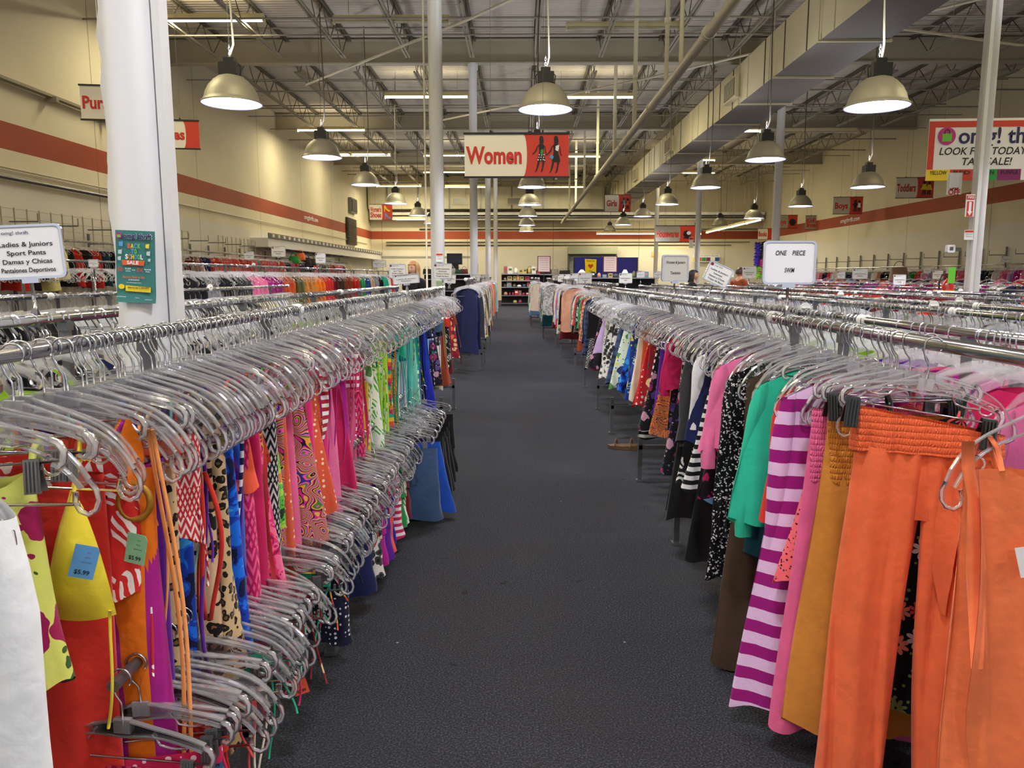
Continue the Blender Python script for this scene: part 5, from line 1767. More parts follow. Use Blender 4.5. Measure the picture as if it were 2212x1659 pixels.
far_cols = ['cream', 'tan', 'navy', 'grey', 'cream_floral', 'blue_floral', 'brown', 'denim', 'white', 'dark_floral', 'grey_print', 'rust', 'olive', 'red', 'green', 'burgundy', 'black', 'lilac', 'dark_teal', 'peach', 'blue_plaid', 'brown_plaid', 'sky', 'mint']
kinds_far = ['shirt', 'blouse', 'jacket', 'cardigan', 'dress', 'sweater']
r2 = random.Random(21)
for (x, y0, y1, nm, cols) in ((.93, 13.1, 16.7, 'first far right rack', None), (.74, 17.3, 21.3, 'second far right rack', None), (.52, 21.9, 26.5, 'last far right rack', ['cream', 'white', 'mint', 'navy', 'blue_plaid', 'tan', 'sky', 'dark_floral', 'grey'])):
    y = y0
    while y < y1:
        kd = r2.choice(kinds_far)
        hang_far(x, 1.38, y, kd, {'first far right rack': 'peach', 'last far right rack': 'cream', 'second far right rack': 'grey_print'}[nm] if y == y0 else r2.choice(cols or far_cols), nm, r2.uniform(.6, .95), **({'sleeve': .5} if kd not in ('dress',) else {}))
        y += r2.uniform(.22, .4)
for (x, y0, y1, nm, cols) in ((-.8, 11.4, 13.4, 'jacket rack by the round column', ['navy', 'navy', 'charcoal', 'white', 'grey_print', 'burgundy', 'pale_yellow', 'navy', 'grey_print']), (-.86, 13.9, 17.5, 'rack just past the round column', ['white', 'grey_print', 'burgundy', 'tan', 'pale_yellow', 'brown', 'cream', 'black']), (-1.0, 20.6, 26.5, 'far left rack before the shelves', ['rose', 'pink', 'peach', 'orange', 'bright_orange', 'coral', 'teal', 'aqua', 'seafoam', 'pale_pink', 'lilac'])):
    y = y0
    k = 0
    while y < y1:
        kd = r2.choice(['jacket', 'hoodie', 'cardigan', 'shirt', 'sweater'])
        c = cols[k % len(cols)]
        if nm.startswith('far left'): c = cols[min(len(cols) - 1, int((y - y0) / (y1 - y0) * len(cols)))]
        o = hang_far(x, 1.4, y, kd, c, nm, r2.uniform(.75, 1.0), 1, sleeve=.6)
        if k < 2: o.rotation_euler[2] = -.75 + .2 * k
        y += r2.uniform(.2, .34)
        k += 1

# --- left near rack, upper rail, front to back -------------------------------------------------------
o = hang('L', 1.05, 'cardigan', 'white', rot=(.05, .02), dx=-.055, L=.75, w=.2, sleeve=.95, label='white cardigan on the nearest hanger of the swimwear rack')
g_sleeve(1, .212, 1.0, r0=.055, r1=.09, z0=-.19, out=.02, seed=8, n=20, k=16).build('sleeve', FAB['white'], o)
o = hang('L', 1.3, 'swim_dress', 'yellow_floral', rot=(.1, .0), htype='clip', dx=-.05, L=.3, w=.13, flare=-.01, label='yellow top with dark pink flowers beside the white cardigan')
o = hang('L', 1.36, 'halter_top', 'yellow', rot=(.1, .05), dx=-.02, L=.24, w=.15, label='plain yellow halter top with a knotted tie', tagc='blue')
o = hang('L', 1.42, 'swimsuit', 'red', rot=(.1, .02), dx=-.05, L=.52, w=.16, label='plain red swimsuit behind the yellow halter top')
o = hang('L', 1.46, 'bandeau_top', 'red_leaf', rot=(.1, .0), dx=-.03, L=.3, w=.16)
o = hang('L', 1.48, 'swimsuit', 'bright_orange', rot=(.1, .03), dx=.0, L=.56, w=.18, label='orange one piece swimsuit with a gold ring strap', tagc='green')
b = MB()
b.tube([(.13 + .03 * math.cos(a), -.028, -.3 + .036 * math.sin(a)) for a in np.linspace(0, 2 * PI, 21)[:-1]], .007, 8, closed=True)
b.build('gold_ring', plain('gold_ring', (176, 128, 40), .35, .4), o)['label'] = 'gold plastic ring'
b = MB()
g_ribbon(b, .125, -.025, -.135, .15, .034, 2, rz=.1)
b.build('strap', FAB['bright_orange'], o)
o = hang('L', 1.54, 'bikini_top', 'pale_orange', rot=(.05, .0), L=.13, w=.12, label='pale orange bikini top with long hanging cords')
for s in range(2): g_string(MB(), .15 + .012 * s, -.06 - .008 * s, -.16, .86, .0042, .03, 31 + s, x1=.2 + .03 * s, k=20, n=6).build('cord', FAB['pale_orange'], o)
hang('L', 1.58, 'swim_bottom', 'orange_dots', rot=(.08, .0), L=.24, w=.17)
o = hang('L', 1.63, 'bandeau_top', 'red_geo', rot=(.1, .05), L=.24, w=.19, label='red and white geometric bandeau top near the orange swimsuit', tagc='blue')
hang('L', 1.67, 'bikini_top', 'mint', L=.14, w=.13)
o = hang('L', 1.71, 'halter_top', 'red', rot=(.1, .02), L=.15, w=.13, label='red halter top with a looped cord, clipped behind the geometric bandeau')
b = MB()
g_string(b, .16, -.03, -.3, .36, .0055, .02, 3, x1=.17, loop=True, n=6)
b.build('cord', FAB['red'], o)
o = hang('L', 1.75, 'bikini_top', 'purple', rot=(.05, .0), L=.12, w=.12, label='purple bikini top with one long cord')
b = MB()
g_string(b, .16, -.05, -.2, .62, .0046, .03, 7, k=20, n=6)
b.build('cord', FAB['purple'], o)
hang('L', 1.79, 'scarf', 'leopard', rot=(.1, 0), L=.68, w=.055, cx=.12, label='leopard print sash on the swimwear rack')
hang('L', 1.83, 'swim_dress', 'leopard', L=.5, w=.15)
o = hang('L', 1.88, 'tankini_top', 'blue_marble', rot=(.12, .02), L=.46, w=.18, label='bright blue tie dye tankini top on the swimwear rack')
hang('L', 1.93, 'bikini_top', 'coral', rot=(.1, .0), L=.15, w=.15, tagc='white', label='coral ruched bikini top beside the blue tie dye tankini')
o = hang('L', 1.98, 'halter_top', 'purple', L=.14, w=.12)
b = MB()
for s, m_ in ((0, 'blue'), (1, 'white')):
    b = MB()
    g_string(b, .14 + .025 * s, -.04, -.25, .5, .0055, .02, 40 + s, n=6, k=18)
    b.build('printed_cord', FAB['navy_white_stripe'], o)
hang('L', 2.03, 'crop_top', 'neon_coral', rot=(.14, .03), L=.2, w=.16, tagc='white', label='neon coral crop top with a white tag')
hang('L', 2.09, 'swimsuit', 'pink_marble', L=.5, w=.15)
o = hang('L', 2.15, 'swim_dress', 'pink_marble', rot=(.1, .0), L=.5, w=.175, tagc='green', price='$2.99', label='pink mottled swim dress with a green tag')
b = MB()
g_ribbon(b, .16, -.03, -.35, .48, .022, 5)
b.build('tie', FAB['coral'], o)
o = hang('L', 2.25, 'bikini_top', 'coral_dots', L=.14, w=.13)
b = MB()
g_ribbon(b, .14, -.03, -.22, .55, .012, 9)
b.build('tie', FAB['pale_pink'], o)
hang('L', 2.33, 'tankini_top', 'green_marble', L=.3, w=.15, tagc='green')
hang('L', 2.42, 'swimsuit', 'coral_dots', L=.5, w=.16, label='long coral pin dot swimsuit before the paisley top')
o = hang('L', 2.52, 'swim_dress', 'paisley', rot=(.2, -.03), htype='clip', L=.44, w=.19, label='multicoloured paisley swim top with white lining, clipped on the swimwear rack')
b = MB()
g_cup(b, .07, -.205, .16, .1, .03, y=-.03)
b.build('lining_cup', FAB['white'], o)['label'] = 'white inner lining'
hang('L', 2.62, 'bandeau_top', 'paisley', L=.18, w=.15)
hang('L', 2.72, 'swim_dress', 'coral_dots', rot=(.1, 0), L=.4, w=.18, label='coral pin dot swim dress just past the paisley top')
o = hang('L', 2.82, 'bikini_top', 'red_white_stripe', L=.14, w=.13)
b = MB()
g_ribbon(b, .165, -.02, -.18, .3, .03, 15, rz=.2)
b.build('striped_strap', FAB['red_white_stripe'], o)
for y_, c_, l_ in ((1.48, 'magenta', .58), (1.56, 'purple', .55), (1.61, 'leopard', .56), (1.69, 'blue_marble', .5), (1.77, 'big_leopard', .58), (1.86, 'navy', .52), (1.91, 'magenta', .5), (2.0, 'blue', .54), (2.06, 'pink_geo', .5), (2.12, 'raspberry', .5), (2.2, 'orange_paisley', .52), (2.29, 'black_geo', .5), (2.38, 'paisley', .48), (2.47, 'rose', .5), (2.57, 'multi_stripe', .5), (2.67, 'hot_pink', .5), (2.77, 'coral_dots', .48), (2.87, 'magenta', .5)):
    hang('L', y_, 'swimsuit', c_, L=l_, w=.165)
zones = [
    (2.92, 3.7, ['hot_pink', 'pink', 'raspberry', 'magenta', 'pink_white_stripe', 'rose', 'pink_geo', 'pink_dots', 'paisley', 'coral']),
    (3.7, 4.6, ['green_marble', 'palm_green', 'lime', 'multi_stripe', 'green', 'orange_paisley', 'mint', 'lemon_print', 'yellow', 'palm_green']),
    (4.6, 5.7, ['teal', 'aqua', 'mint', 'teal_dots', 'green_stripe', 'teal_zebra', 'white', 'seafoam', 'teal', 'grey_vstripe']),
    (5.7, 7.2, ['blue', 'navy', 'sky', 'navy_white_stripe', 'dark_floral', 'blue_floral', 'denim', 'black', 'royal']),
    (7.2, 9.1, ['black', 'black_white_leaf', 'charcoal', 'burgundy', 'red_floral', 'bw_print', 'rust', 'grey_print', 'olive', 'red']),
]
kl = ['bikini_top', 'swimsuit', 'halter_top', 'tankini_top', 'swimsuit', 'bandeau_top', 'swim_dress', 'swimsuit']
r3 = random.Random(11)
k = 0
for y0, y1, cols in zones:
    y = y0
    while y < y1:
        kd = kl[(k * 3 + r3.randint(0, 2)) % len(kl)]
        o = hang('L', y, kd, cols[k % len(cols)], hi=y < 4.2, tagc=r3.choice(['white', 'green', 'blue', 'orange', 'pink', None]) if y < 6.5 and k % 3 == 0 else None, **({'L': r3.uniform(.42, .6)} if kd in ('swimsuit', 'tankini_top', 'swim_dress') else {}), rack_nm='upper swimwear rail')
        if k % 2 == 0 and y < 6:
            b = MB()
            g_ribbon(b, .15, -.03, -.25, r3.uniform(.35, .62), r3.uniform(.008, .02), k)
            b.build('tie', FAB[cols[(k + 1) % len(cols)]], o)
        if k % 3 == 1 and y < 6:
            for q in range(2): g_string(MB(), .13 + .03 * q, -.02, -.22, r3.uniform(.4, .7), .003, .02, k * 7 + q).build('string', FAB[cols[(k + 2) % len(cols)]], o)
        y += r3.uniform(.085, .13) * (1 + .1 * (y - 2.9))
        k += 1

# --- left near rack, lower rail -----------------------------------------------------------------------
low = [(1.4, 'shorts', 'pink_geo'), (1.46, 'swim_bottom', 'pink_dots'), (1.55, 'swim_bottom', 'red'), (1.68, 'swim_bottom', 'coral'), (1.78, 'swim_bottom', 'cream'),
       (1.9, 'swim_bottom', 'seafoam'), (2.0, 'swim_bottom', 'raspberry'), (2.12, 'swim_bottom', 'mint'), (2.3, 'swim_bottom', 'red_floral'), (2.42, 'swim_bottom', 'seafoam'), (2.56, 'swim_bottom', 'multi_stripe'), (2.7, 'shorts', 'navy_dots'), (2.85, 'swim_bottom', 'black'), (2.98, 'swim_bottom', 'aqua'), (3.1, 'shorts', 'navy'), (3.22, 'swim_bottom', 'red'),
       (3.32, 'shorts', 'bw_print'), (3.42, 'shorts', 'magenta'), (3.5, 'shorts', 'purple'), (3.56, 'shorts', 'neon_coral'), (3.64, 'shorts', 'coral'), (3.74, 'shorts', 'royal'), (3.84, 'shorts', 'pink_white_stripe'), (3.95, 'shorts', 'green'), (4.06, 'shorts', 'palm_green'), (4.18, 'shorts', 'burgundy'), (4.3, 'shorts', 'denim'), (4.45, 'skirt', 'blue'), (4.62, 'shorts', 'black'), (4.78, 'pants', 'black'), (4.95, 'pants', 'black'), (5.15, 'pants', 'black'), (5.35, 'shorts', 'black')]
for k, (y, kd, mt) in enumerate(low):
    big = y > 4.25
    dx = .1 if big else (.0 if y > 3 else .0)
    kw = {'L': .2} if kd == 'swim_bottom' else {'L': .36 if not big else .42} if kd != 'pants' else {'L': .42}
    o = hang('low', y, kd, mt, dx=dx, w=.2 if big else .15, hi=y < 3.3, tagc=('orange' if k in (7, 9) else 'blue' if k == 3 else None), **kw)
    if kd == 'swim_bottom':
        g_string(MB(), .15, 0, -.21, r3.uniform(.15, .3), .003, .02, k).build('string', FAB[mt], o)
        g_string(MB(), .12, -.01, -.21, r3.uniform(.15, .3), .003, .02, k + 9).build('string', FAB[mt], o)

# --- labels from neighbours -----------------------------------------------------------------------------
CATS = {'swim_bottom': 'bikini bottom', 'bikini_top': 'bikini top', 'halter_top': 'bikini top', 'bandeau_top': 'bikini top', 'tankini_top': 'swim top', 'swim_dress': 'swim dress', 'strapless_dress': 'dress', 't_shirt': 'shirt', 'cover_up': 'cover-up', 'crop_top': 'top', 'sleeveless_top': 'top'}


def label_row():
    rows = {}
    for s in SEQ: rows.setdefault(s[0], []).append(s)
    used = {}
    for nm, lst in rows.items():
        lst.sort(key=lambda s: s[5])
        for i, (n_, o, mt, kd, lb, y) in enumerate(lst):
            kn = kd.replace('_', ' ')
            if lb is None:
                base = '%s %s' % (cname(mt), kn)
                p = lst[i - 1] if i else None
                q = lst[i + 1] if i + 1 < len(lst) else None
                cands = []
                if p and q:
                    cands.append('%s on the %s, between %s and %s ones' % (base, nm, cname(p[2]), cname(q[2])))
                if p: cands.append('%s behind the %s %s on the %s' % (base, cname(p[2]), p[3].replace('_', ' '), nm))
                if q: cands.append('%s in front of the %s %s on the %s' % (base, cname(q[2]), q[3].replace('_', ' '), nm))
                if not cands: cands.append('%s on the %s' % (base, nm))
                cands.append('%s, %s along the %s' % (base, ORD(i + 1), nm))
                ok = [c for c in cands if c not in used and len(c.replace(',', ' ').split()) <= 16]
                lb = ok[0] if ok else cands[-1]
            used[lb] = 1
            finish(o, lb, CATS.get(kd, kn), 'clothes on the ' + nm)


ONES = ['first', 'second', 'third', 'fourth', 'fifth', 'sixth', 'seventh', 'eighth', 'ninth', 'tenth', 'eleventh', 'twelfth', 'thirteenth', 'fourteenth', 'fifteenth', 'sixteenth', 'seventeenth', 'eighteenth', 'nineteenth']
TENS = {2: 'twenty', 3: 'thirty', 4: 'forty', 5: 'fifty', 6: 'sixty', 7: 'seventy', 8: 'eighty', 9: 'ninety'}


def ORD(n):
    if n < 20: return ONES[n - 1]
    if n % 10 == 0: return TENS.get(n // 10, 'hundred')[:-1] + 'ieth'
    return TENS.get(n // 10 % 10, 'hundred') + '-' + ONES[n % 10 - 1]


# --- coloured clothes on the rows behind -------------------------------------------------------------------
def fill(x, z, y0, y1, step, cols, kinds, nm, L=(.45, .7), zones_=False):
    y = y0
    k = 0
    while y < y1:
        c = cols[min(len(cols) - 1, int((y - y0) / (y1 - y0) * len(cols)))] if zones_ else r2.choice(cols)
        kd = r2.choice(kinds)
        hang_far(x, z, y, kd, c, nm, r2.uniform(*L), **({'sleeve': .35} if kd in ('shirt', 'sweater', 'jacket', 'blouse') else {}))
        y += step * r2.uniform(.7, 1.3)
        k += 1


fill(R2X, R2Z, 1.5, 3.4, .14, ['pink', 'hot_pink', 'rose', 'magenta', 'purple', 'raspberry', 'purple', 'pale_pink'], ['shirt', 'blouse', 'dress'], 'second right rack row', (.5, .8))
fill(R2X, R2Z, 3.5, 9.5, .42, ['lime', 'lime', 'green', 'blue', 'sky', 'teal', 'navy', 'white', 'grey', 'black'], ['blouse', 'dress'], 'second right rack row', (.5, .8), True)
fill(2.45, 1.25, 2.2, 14, .75, ['navy', 'teal', 'blue', 'white', 'black', 'grey'], ['shirt', 'dress'], 'third right rack row')
fill(4.1, 1.25, 8, 17, .35, ['black', 'navy', 'burgundy', 'red', 'burgundy'], ['shirt', 'sweater'], 'fifth right rack row')
fill(5.2, 1.34, 9.5, 19, .3, ['burgundy', 'red', 'rust', 'burgundy', 'navy', 'blue'], ['shirt', 'sweater'], 'sixth right rack row', zones_=True)
fill(8.6, 1.42, 13, 25, .42, ['pink', 'coral', 'red', 'orange', 'magenta', 'navy', 'white', 'rose'], ['shirt', 'blouse'], 'eighth right rack row')
fill(10.6, 1.48, 15, 27, .5, ['red', 'navy', 'orange', 'pink', 'black', 'sky'], ['shirt', 'blouse'], 'ninth right rack row')
fill(13.85, 1.76, 20, 39, .36, ['pink', 'navy', 'rose', 'white', 'grey', 'magenta', 'red', 'pale_pink', 'green', 'black', 'lilac', 'peach'], ['shirt', 'sweater', 'jacket'], 'right wall rail')
fill(-4.2, 1.58, 9.5, 11.6, .22, ['black', 'charcoal', 'grey', 'black'], ['blouse', 'sweater'], 'high coloured tops rack')
fill(-4.2, 1.58, 11.7, 25.3, .27, ['pink', 'magenta', 'orange', 'olive', 'mustard', 'bright_orange', 'red', 'burgundy', 'brown', 'rust', 'red', 'green', 'blue_floral', 'tan', 'grey', 'black', 'seafoam', 'white', 'red', 'royal'], ['sweater', 'shirt', 'blouse'], 'high coloured tops rack', (.5, .6), True)
fill(-3.3, 1.3, 3.0, 10.8, .55, ['black', 'white', 'cream', 'charcoal', 'white'], ['blouse', 'shirt'], 'third left rack row')
fill(L2X, L2Z, 1.0, 9.5, .7, ['black', 'navy', 'charcoal', 'burgundy', 'lime'], ['skirt', 'shorts'], 'second left rack row', (.5, .8))
fill(-8.45, 2.09, 12, 19, .3, ['black', 'black', 'red', 'navy', 'black', 'dark_teal', 'seafoam', 'pale_yellow', 'black'], ['jacket', 'sweater'], 'left wall rail', (.55, .8))
fill(-8.45, 2.09, 20, 37, .6, ['black', 'red', 'burgundy', 'navy', 'brown', 'rose', 'grey', 'coral'], ['jacket', 'shirt', 'sweater'], 'left wall rail', (.5, .7))

# --- hangers: every garment's own, then the empty-looking ones between them ------------------------------
GRP = {'L': ('clear %s on the upper swimwear rail left of the aisle', 'clear hangers on the upper swimwear rail'), 'low': ('clear %s on the low swimwear rail left of the aisle', 'clear hangers on the lower swimwear rail'), 'R': ('clear %s on the near rail right of the aisle', 'clear hangers on the right near rail')}
rowpos = {'L': (L1X, L1Z), 'low': (LOWX, LOWZ), 'R': (R1X, R1Z)}
cand = []
for row in POS:
    for y, rz, ry, ht, o, dk in POS[row]:
        p = o.location
        cand.append((y, row, ht, (p.x, p.y, p.z), (0, ry, rz), dk))
r4 = random.Random(99)
for row, y0, y1, step in (('L', 1.12, 9.1, .042), ('low', 1.39, 5.3, .032), ('R', 2.0, 10.1, .062)):
    y = y0
    x, z = rowpos[row]
    drift = 0
    while y < y1:
        y += step * r4.choice((.35, .5, .7, 1.0, 1.2, 2.2)) * (1.9 if row == 'L' and y < 2.9 else 1)
        drift = .75 * drift + r4.uniform(-.11, .11)
        cand.append((y, row, r4.choice(('shirt', 'shirt', 'clip')), (x, y, z), (0, r4.uniform(-.1, .1), (.06 if row != 'R' else -.04) + drift), False))
cand.sort(key=lambda c: c[0] + (.7 if c[1] == 'low' else 0))
counts = {'shirt': 0, 'clip': 0}
special = {1.5: 'thick clear hanger nearest the camera on the right rack, holding the light orange dress', 1.9: 'clear hanger with black clips holding up the orange pants', 2.1: 'clear hanger with black clips holding the mustard dress'}
for y, row, ht, p, rot, dk in cand:
    if counts[ht] < (300 if ht == 'shirt' else 170):
        counts[ht] += 1
        lb, gr = GRP[row]
        kindname = 'plastic shirt hanger' if ht == 'shirt' else 'clip hanger'
        sp_ = special.get(round(y, 2)) if row == 'R' and y in special else None
        hanger(ht, p, rot, sp_ or lb % kindname, None if sp_ else gr + (' with clips' if ht == 'clip' else ''), dk, .155 if dk else .13)
    else:
        bulk_hanger(p[0], p[1], p[2], rot[2], rot[1])
for x, y0, y1, z, nm in ROWS:
    y = y0 + .05
    d = abs(x)
    st = .05 if d < 2 else .06 if d < 3.2 else .085
    while y < y1:
        if r4.random() < .985:
            bulk_hanger(x, y, z, r4.uniform(-.25, .25), r4.uniform(-.06, .06))
        else:
            y += r4.uniform(.1, .5)
        y += st * r4.choice((.4, .6, .9, 1.3, 1.6)) * (1 + max(0, y - 9) * .05)
for x, y0, y1, z in ((-.8, 11.4, 13.4, 1.4), (-.86, 13.9, 17.5, 1.4), (.93, 13, 16.8, 1.38), (.74, 17.2, 21.4, 1.38), (-8.45, 11.2, 37, 2.1), (13.85, 12.5, 39, 1.78)):
    y = y0
    while y < y1:
        bulk_hanger(x, y, z, r4.uniform(-.25, .25), 0)
        y += .13
flush_bulk()
label_row()
# ------------------------------------------------------------------ card holders standing on the rails
BOTH = 'Ladies & Juniors'


def card_holder(rect, x, z, lines, label, yaw=0.0, roll=0.0, logo=True, w=None):
    u0, v0, u1, v1 = rect
    c = atX((u0 + u1) / 2, (v0 + v1) / 2, x)
    dep = (c - cam.location).dot(ray(W / 2, H / 2))
    ww, hh = w or (u1 - u0) / FPX * dep, (v1 - v0) / FPX * dep
    t = thing('card_holder', label, 'sign', (c.x, c.y, z + .0175), (0, roll, yaw), group='card holders on the racks')
    zc = c.z - z - .0175
    fr = min(ww, hh) * .035 + .0015
    out, inn = rrect(ww, hh, hh * .1), rrect(ww - 2 * fr, hh - 2 * fr, hh * .08)
    mb = MB()
    n = len(out)
    for y0, y1 in ((-.005, .005),):
        V = [(a, y0, b + zc) for a, b in out] + [(a, y0, b + zc) for a, b in inn] + [(a, y1, b + zc) for a, b in out] + [(a, y1, b + zc) for a, b in inn]
        F = []
        for i in range(n):
            j = (i + 1) % n
            F += [(i, j, n + j, n + i), (2 * n + i, 3 * n + i, 3 * n + j, 2 * n + j), (i, 2 * n + i, 2 * n + j, j), (n + i, n + j, 3 * n + j, 3 * n + i)]
        mb.add(V, F, 0, False)
    mb.build('frame', CHROME, t)
    MB().plate([(a, b + zc) for a, b in inn], .004, -.002).build('card', CARD, t)
    if logo and ww > .1:
        mb = MB().plate(ell(-ww * .38, zc + hh * .35, hh * .075, hh * .075, 16), .001, -.0035)
        mb.build('printed_logo', MAGENTA if dep < 4 else MAROON, t)
        text('omg! thrift', t, -ww * .12, zc + hh * .35, hh * .09, NAVY, width=ww * .36)
    n = len(lines)
    for k, ln in enumerate(lines):
        s = hh * .12 if n > 2 and logo else hh * .15
        text(ln, t, 0, zc + hh * (-.1 if logo else .02) + ((n - 1) / 2 - k) * s * 1.32, s, INK, bold=.012, shear=.18 if not logo else 0, width=min(.72, .047 * len(ln)) * ww)
    mb = MB().tube([(0, .003, zc - hh / 2), (0, .003, .0)], .006, 8)
    mb.box((0, .003, zc - hh / 2 - .006), (.05, .014, .014))
    mb.build('post', CHROME, t)
    mb = MB()
    for s in (-1, 1): mb.add([(-.02, s * .02, -.04), (.02, s * .02, -.04), (.006, s * .006, .02), (-.006, s * .006, .02)], [(0, 1, 2, 3)], 0, False)
    mb.tube([(0, .022 * math.cos(a), -.0175 + .0215 * math.sin(a)) for a in np.linspace(0, 2 * PI, 15)[:-1]], .004, 6, closed=True)
    mb.build('clamp', STEEL, t)
    return t


card_holder((-12, 486, 142, 602), L2X, L2Z, [BOTH, 'Sport Pants', 'Damas y Chicas', 'Pantalones Deportivos'], 'sport pants card holder, largest at the left edge, before the near column', yaw=.12, roll=-.05)
card_holder((1648, 521, 1762, 614), R1X, R1Z, ['ONE    PIECE', '', 'SWIM'], 'one piece swim card holder on the near right rail', logo=False)
card_holder((1427, 551, 1490, 608), R1X, R1Z, ['Women & Juniors', '', 'Tankinis'], 'tankinis card holder on the near right rail, farther than the one piece card', yaw=.25, logo=False)
card_holder((1501, 566, 1557, 610), R2X, R2Z, [BOTH, 'Swimwear', 'Damas y Chicas', 'Trajes de Bano'], 'card holder tilted over to the side, right of the tankinis card', roll=.42)
card_holder((840, 570, 877, 600), L2X, L2Z, [BOTH, 'Sport Tops', 'Damas y Chicas', 'Top Deportivos'], 'card holder just left of the blonde woman')
card_holder((864, 592, 894, 613), L1X, L1Z + .02, [BOTH, 'Swimwear'], 'low card holder in front of the blonde woman', roll=-.08, w=.22)
card_holder((935, 569, 976, 602), L1X, L1Z, [BOTH, 'Swimsuits', 'Damas y Chicas', 'Trajes de Bano'], 'card holder in front of the tall round column', roll=.02)
card_holder((957, 592, 984, 612), L1X, L1Z, [BOTH, 'Bikinis'], 'low card holder beside the tall round column', roll=.06)
card_holder((1018, 593, 1037, 607), -.8, 1.4, [BOTH, 'Jackets'], 'small card holder on the jacket rack, left one of two')
card_holder((1038, 593, 1056, 607), -.86, 1.4, [BOTH, 'Coats'], 'small card holder on the jacket rack, right one of two')
for k, (rc, x, z, ln, lb) in enumerate((
        ((586, 532, 617, 555), -4.2, 1.6, 'Sweaters', 'card holder over the coloured tops, nearest the near column'),
        ((681, 546, 704, 569), -4.2, 1.6, 'Blouses', 'card holder over the brown sweater in the coloured tops row'),
        ((527, 543, 549, 561), -5.7, 1.64, 'Juniors', 'card holder on the row behind the coloured tops, near the column'),
        ((805, 561, 823, 578), -4.2, 1.6, 'Knits', 'card holder far along the coloured tops row, left one of a pair'),
        ((820, 562, 834, 577), -5.7, 1.64, 'Long Sleeve', 'card holder far along the coloured tops row, right one of a pair'),
        ((191, 560, 213, 577), -3.3, 1.31, 'Jeans', 'small card holder left of the teal sale poster'),
        ((462, 556, 479, 569), -8.45, 1.95, 'Coats', 'card on the left wall rail, right of the near column'),
        ((1337, 590, 1366, 612), R2X, R2Z, 'Swim', 'bright card holder left of the tankinis card'),
        ((1249, 589, 1279, 613), 1.45, 1.3, 'Dresses', 'front card holder of the five in a row by the aisle'),
        ((1231, 590, 1256, 613), 1.5, 1.3, 'Skirts', 'second card holder of the five in a row by the aisle'),
        ((1217, 592, 1240, 612), 1.55, 1.3, 'Robes', 'third card holder of the five in a row by the aisle'),
        ((1204, 592, 1224, 609), 1.6, 1.3, 'Sleep', 'fourth card holder of the five in a row by the aisle'),
        ((1192, 593, 1208, 606), 1.6, 1.3, 'Lingerie', 'last card holder of the five in a row by the aisle'),
        ((1604, 577, 1633, 600), 4.1, 1.25, 'Girls Tops', 'card holder beside the dark haired shopper under the duct'),
        ((1571, 585, 1586, 599), 5.2, 1.25, 'Girls', 'small card holder left of the girls tops card'),
        ((1413, 586, 1430, 600), 3.05, 1.25, 'Slips', 'small card holder left of the tankinis card, on the far racks'),
        ((1375, 586, 1393, 600), 3.05, 1.25, 'Robes', 'small card holder under the blue board'),
        ((1808, 586, 1826, 602), 6.95, 1.25, 'Baby', 'small card holder right of the one piece swim card'),
        ((1841, 580, 1875, 603), 6.95, 1.25, 'Infants', 'wide card holder right of the one piece swim card'),
        ((1929, 593, 1957, 616), 5.2, 1.25, 'Toddler', 'low card holder over the dark red shirts'),
        ((1995, 578, 2011, 590), 10.6, 1.3, 'Boys', 'small pale card holder between the red shirts and the right column'),
        ((2014, 584, 2037, 603), 8.6, 1.27, 'Girls', 'card holder just left of the right column'),
        ((2044, 579, 2060, 591), 10.6, 1.3, 'Boys', 'small pale card holder touching the right column'),
        ((2092, 585, 2115, 604), 8.6, 1.27, 'Boys Tees', 'card holder just right of the right column'),
        ((2163, 553, 2183, 567), 13.6, 1.78, 'Kids', 'card raised over the right wall rail'))):
    card_holder(rc, x, z, [BOTH, ln], lb, yaw=(-.3 if 8 <= k <= 12 else 0), logo=True)

# white size dividers on the rails
DIV = MB()
DIV.plate(rrect(.06, .06, .029, 8), .003, -.0015)
DIV.lathe([(.019, -.006), (.023, -.006), (.023, .006), (.019, .006)], 14)
DIVM = DIV.mesh('size_divider', CARD)
for k, (x, y, z, row) in enumerate(((R2X, 4.4, R2Z, 'second'), (2.45, 4.6, 1.25, 'third'), (3.05, 5.4, 1.25, 'fourth'), (3.05, 7.4, 1.25, 'fourth'), (4.1, 7.8, 1.25, 'fifth'), (5.2, 9.2, 1.25, 'sixth'), (6.95, 11.8, 1.25, 'seventh'), (6.95, 13.5, 1.25, 'seventh'), (-4.2, 12.2, 1.6, 'high left'), (-3.3, 8.2, 1.31, 'third left'))):
    o = bpy.data.objects.new('size_divider', DIVM)
    COL.objects.link(o)
    o.location = (x, y, z + .026)
    tag(o, 'round white size divider on the rail of the %s rack row%s' % (row, (', nearer one', ', farther one', ', farthest one')[sum(1 for q in (0, 1) if k - q - 1 >= 0 and False)] if False else ''), 'size divider', 'white size dividers on the rails of the %s rack row' % row)

# ------------------------------------------------------------------ people
SKIN = plain('skin', (214, 160, 128), .55)


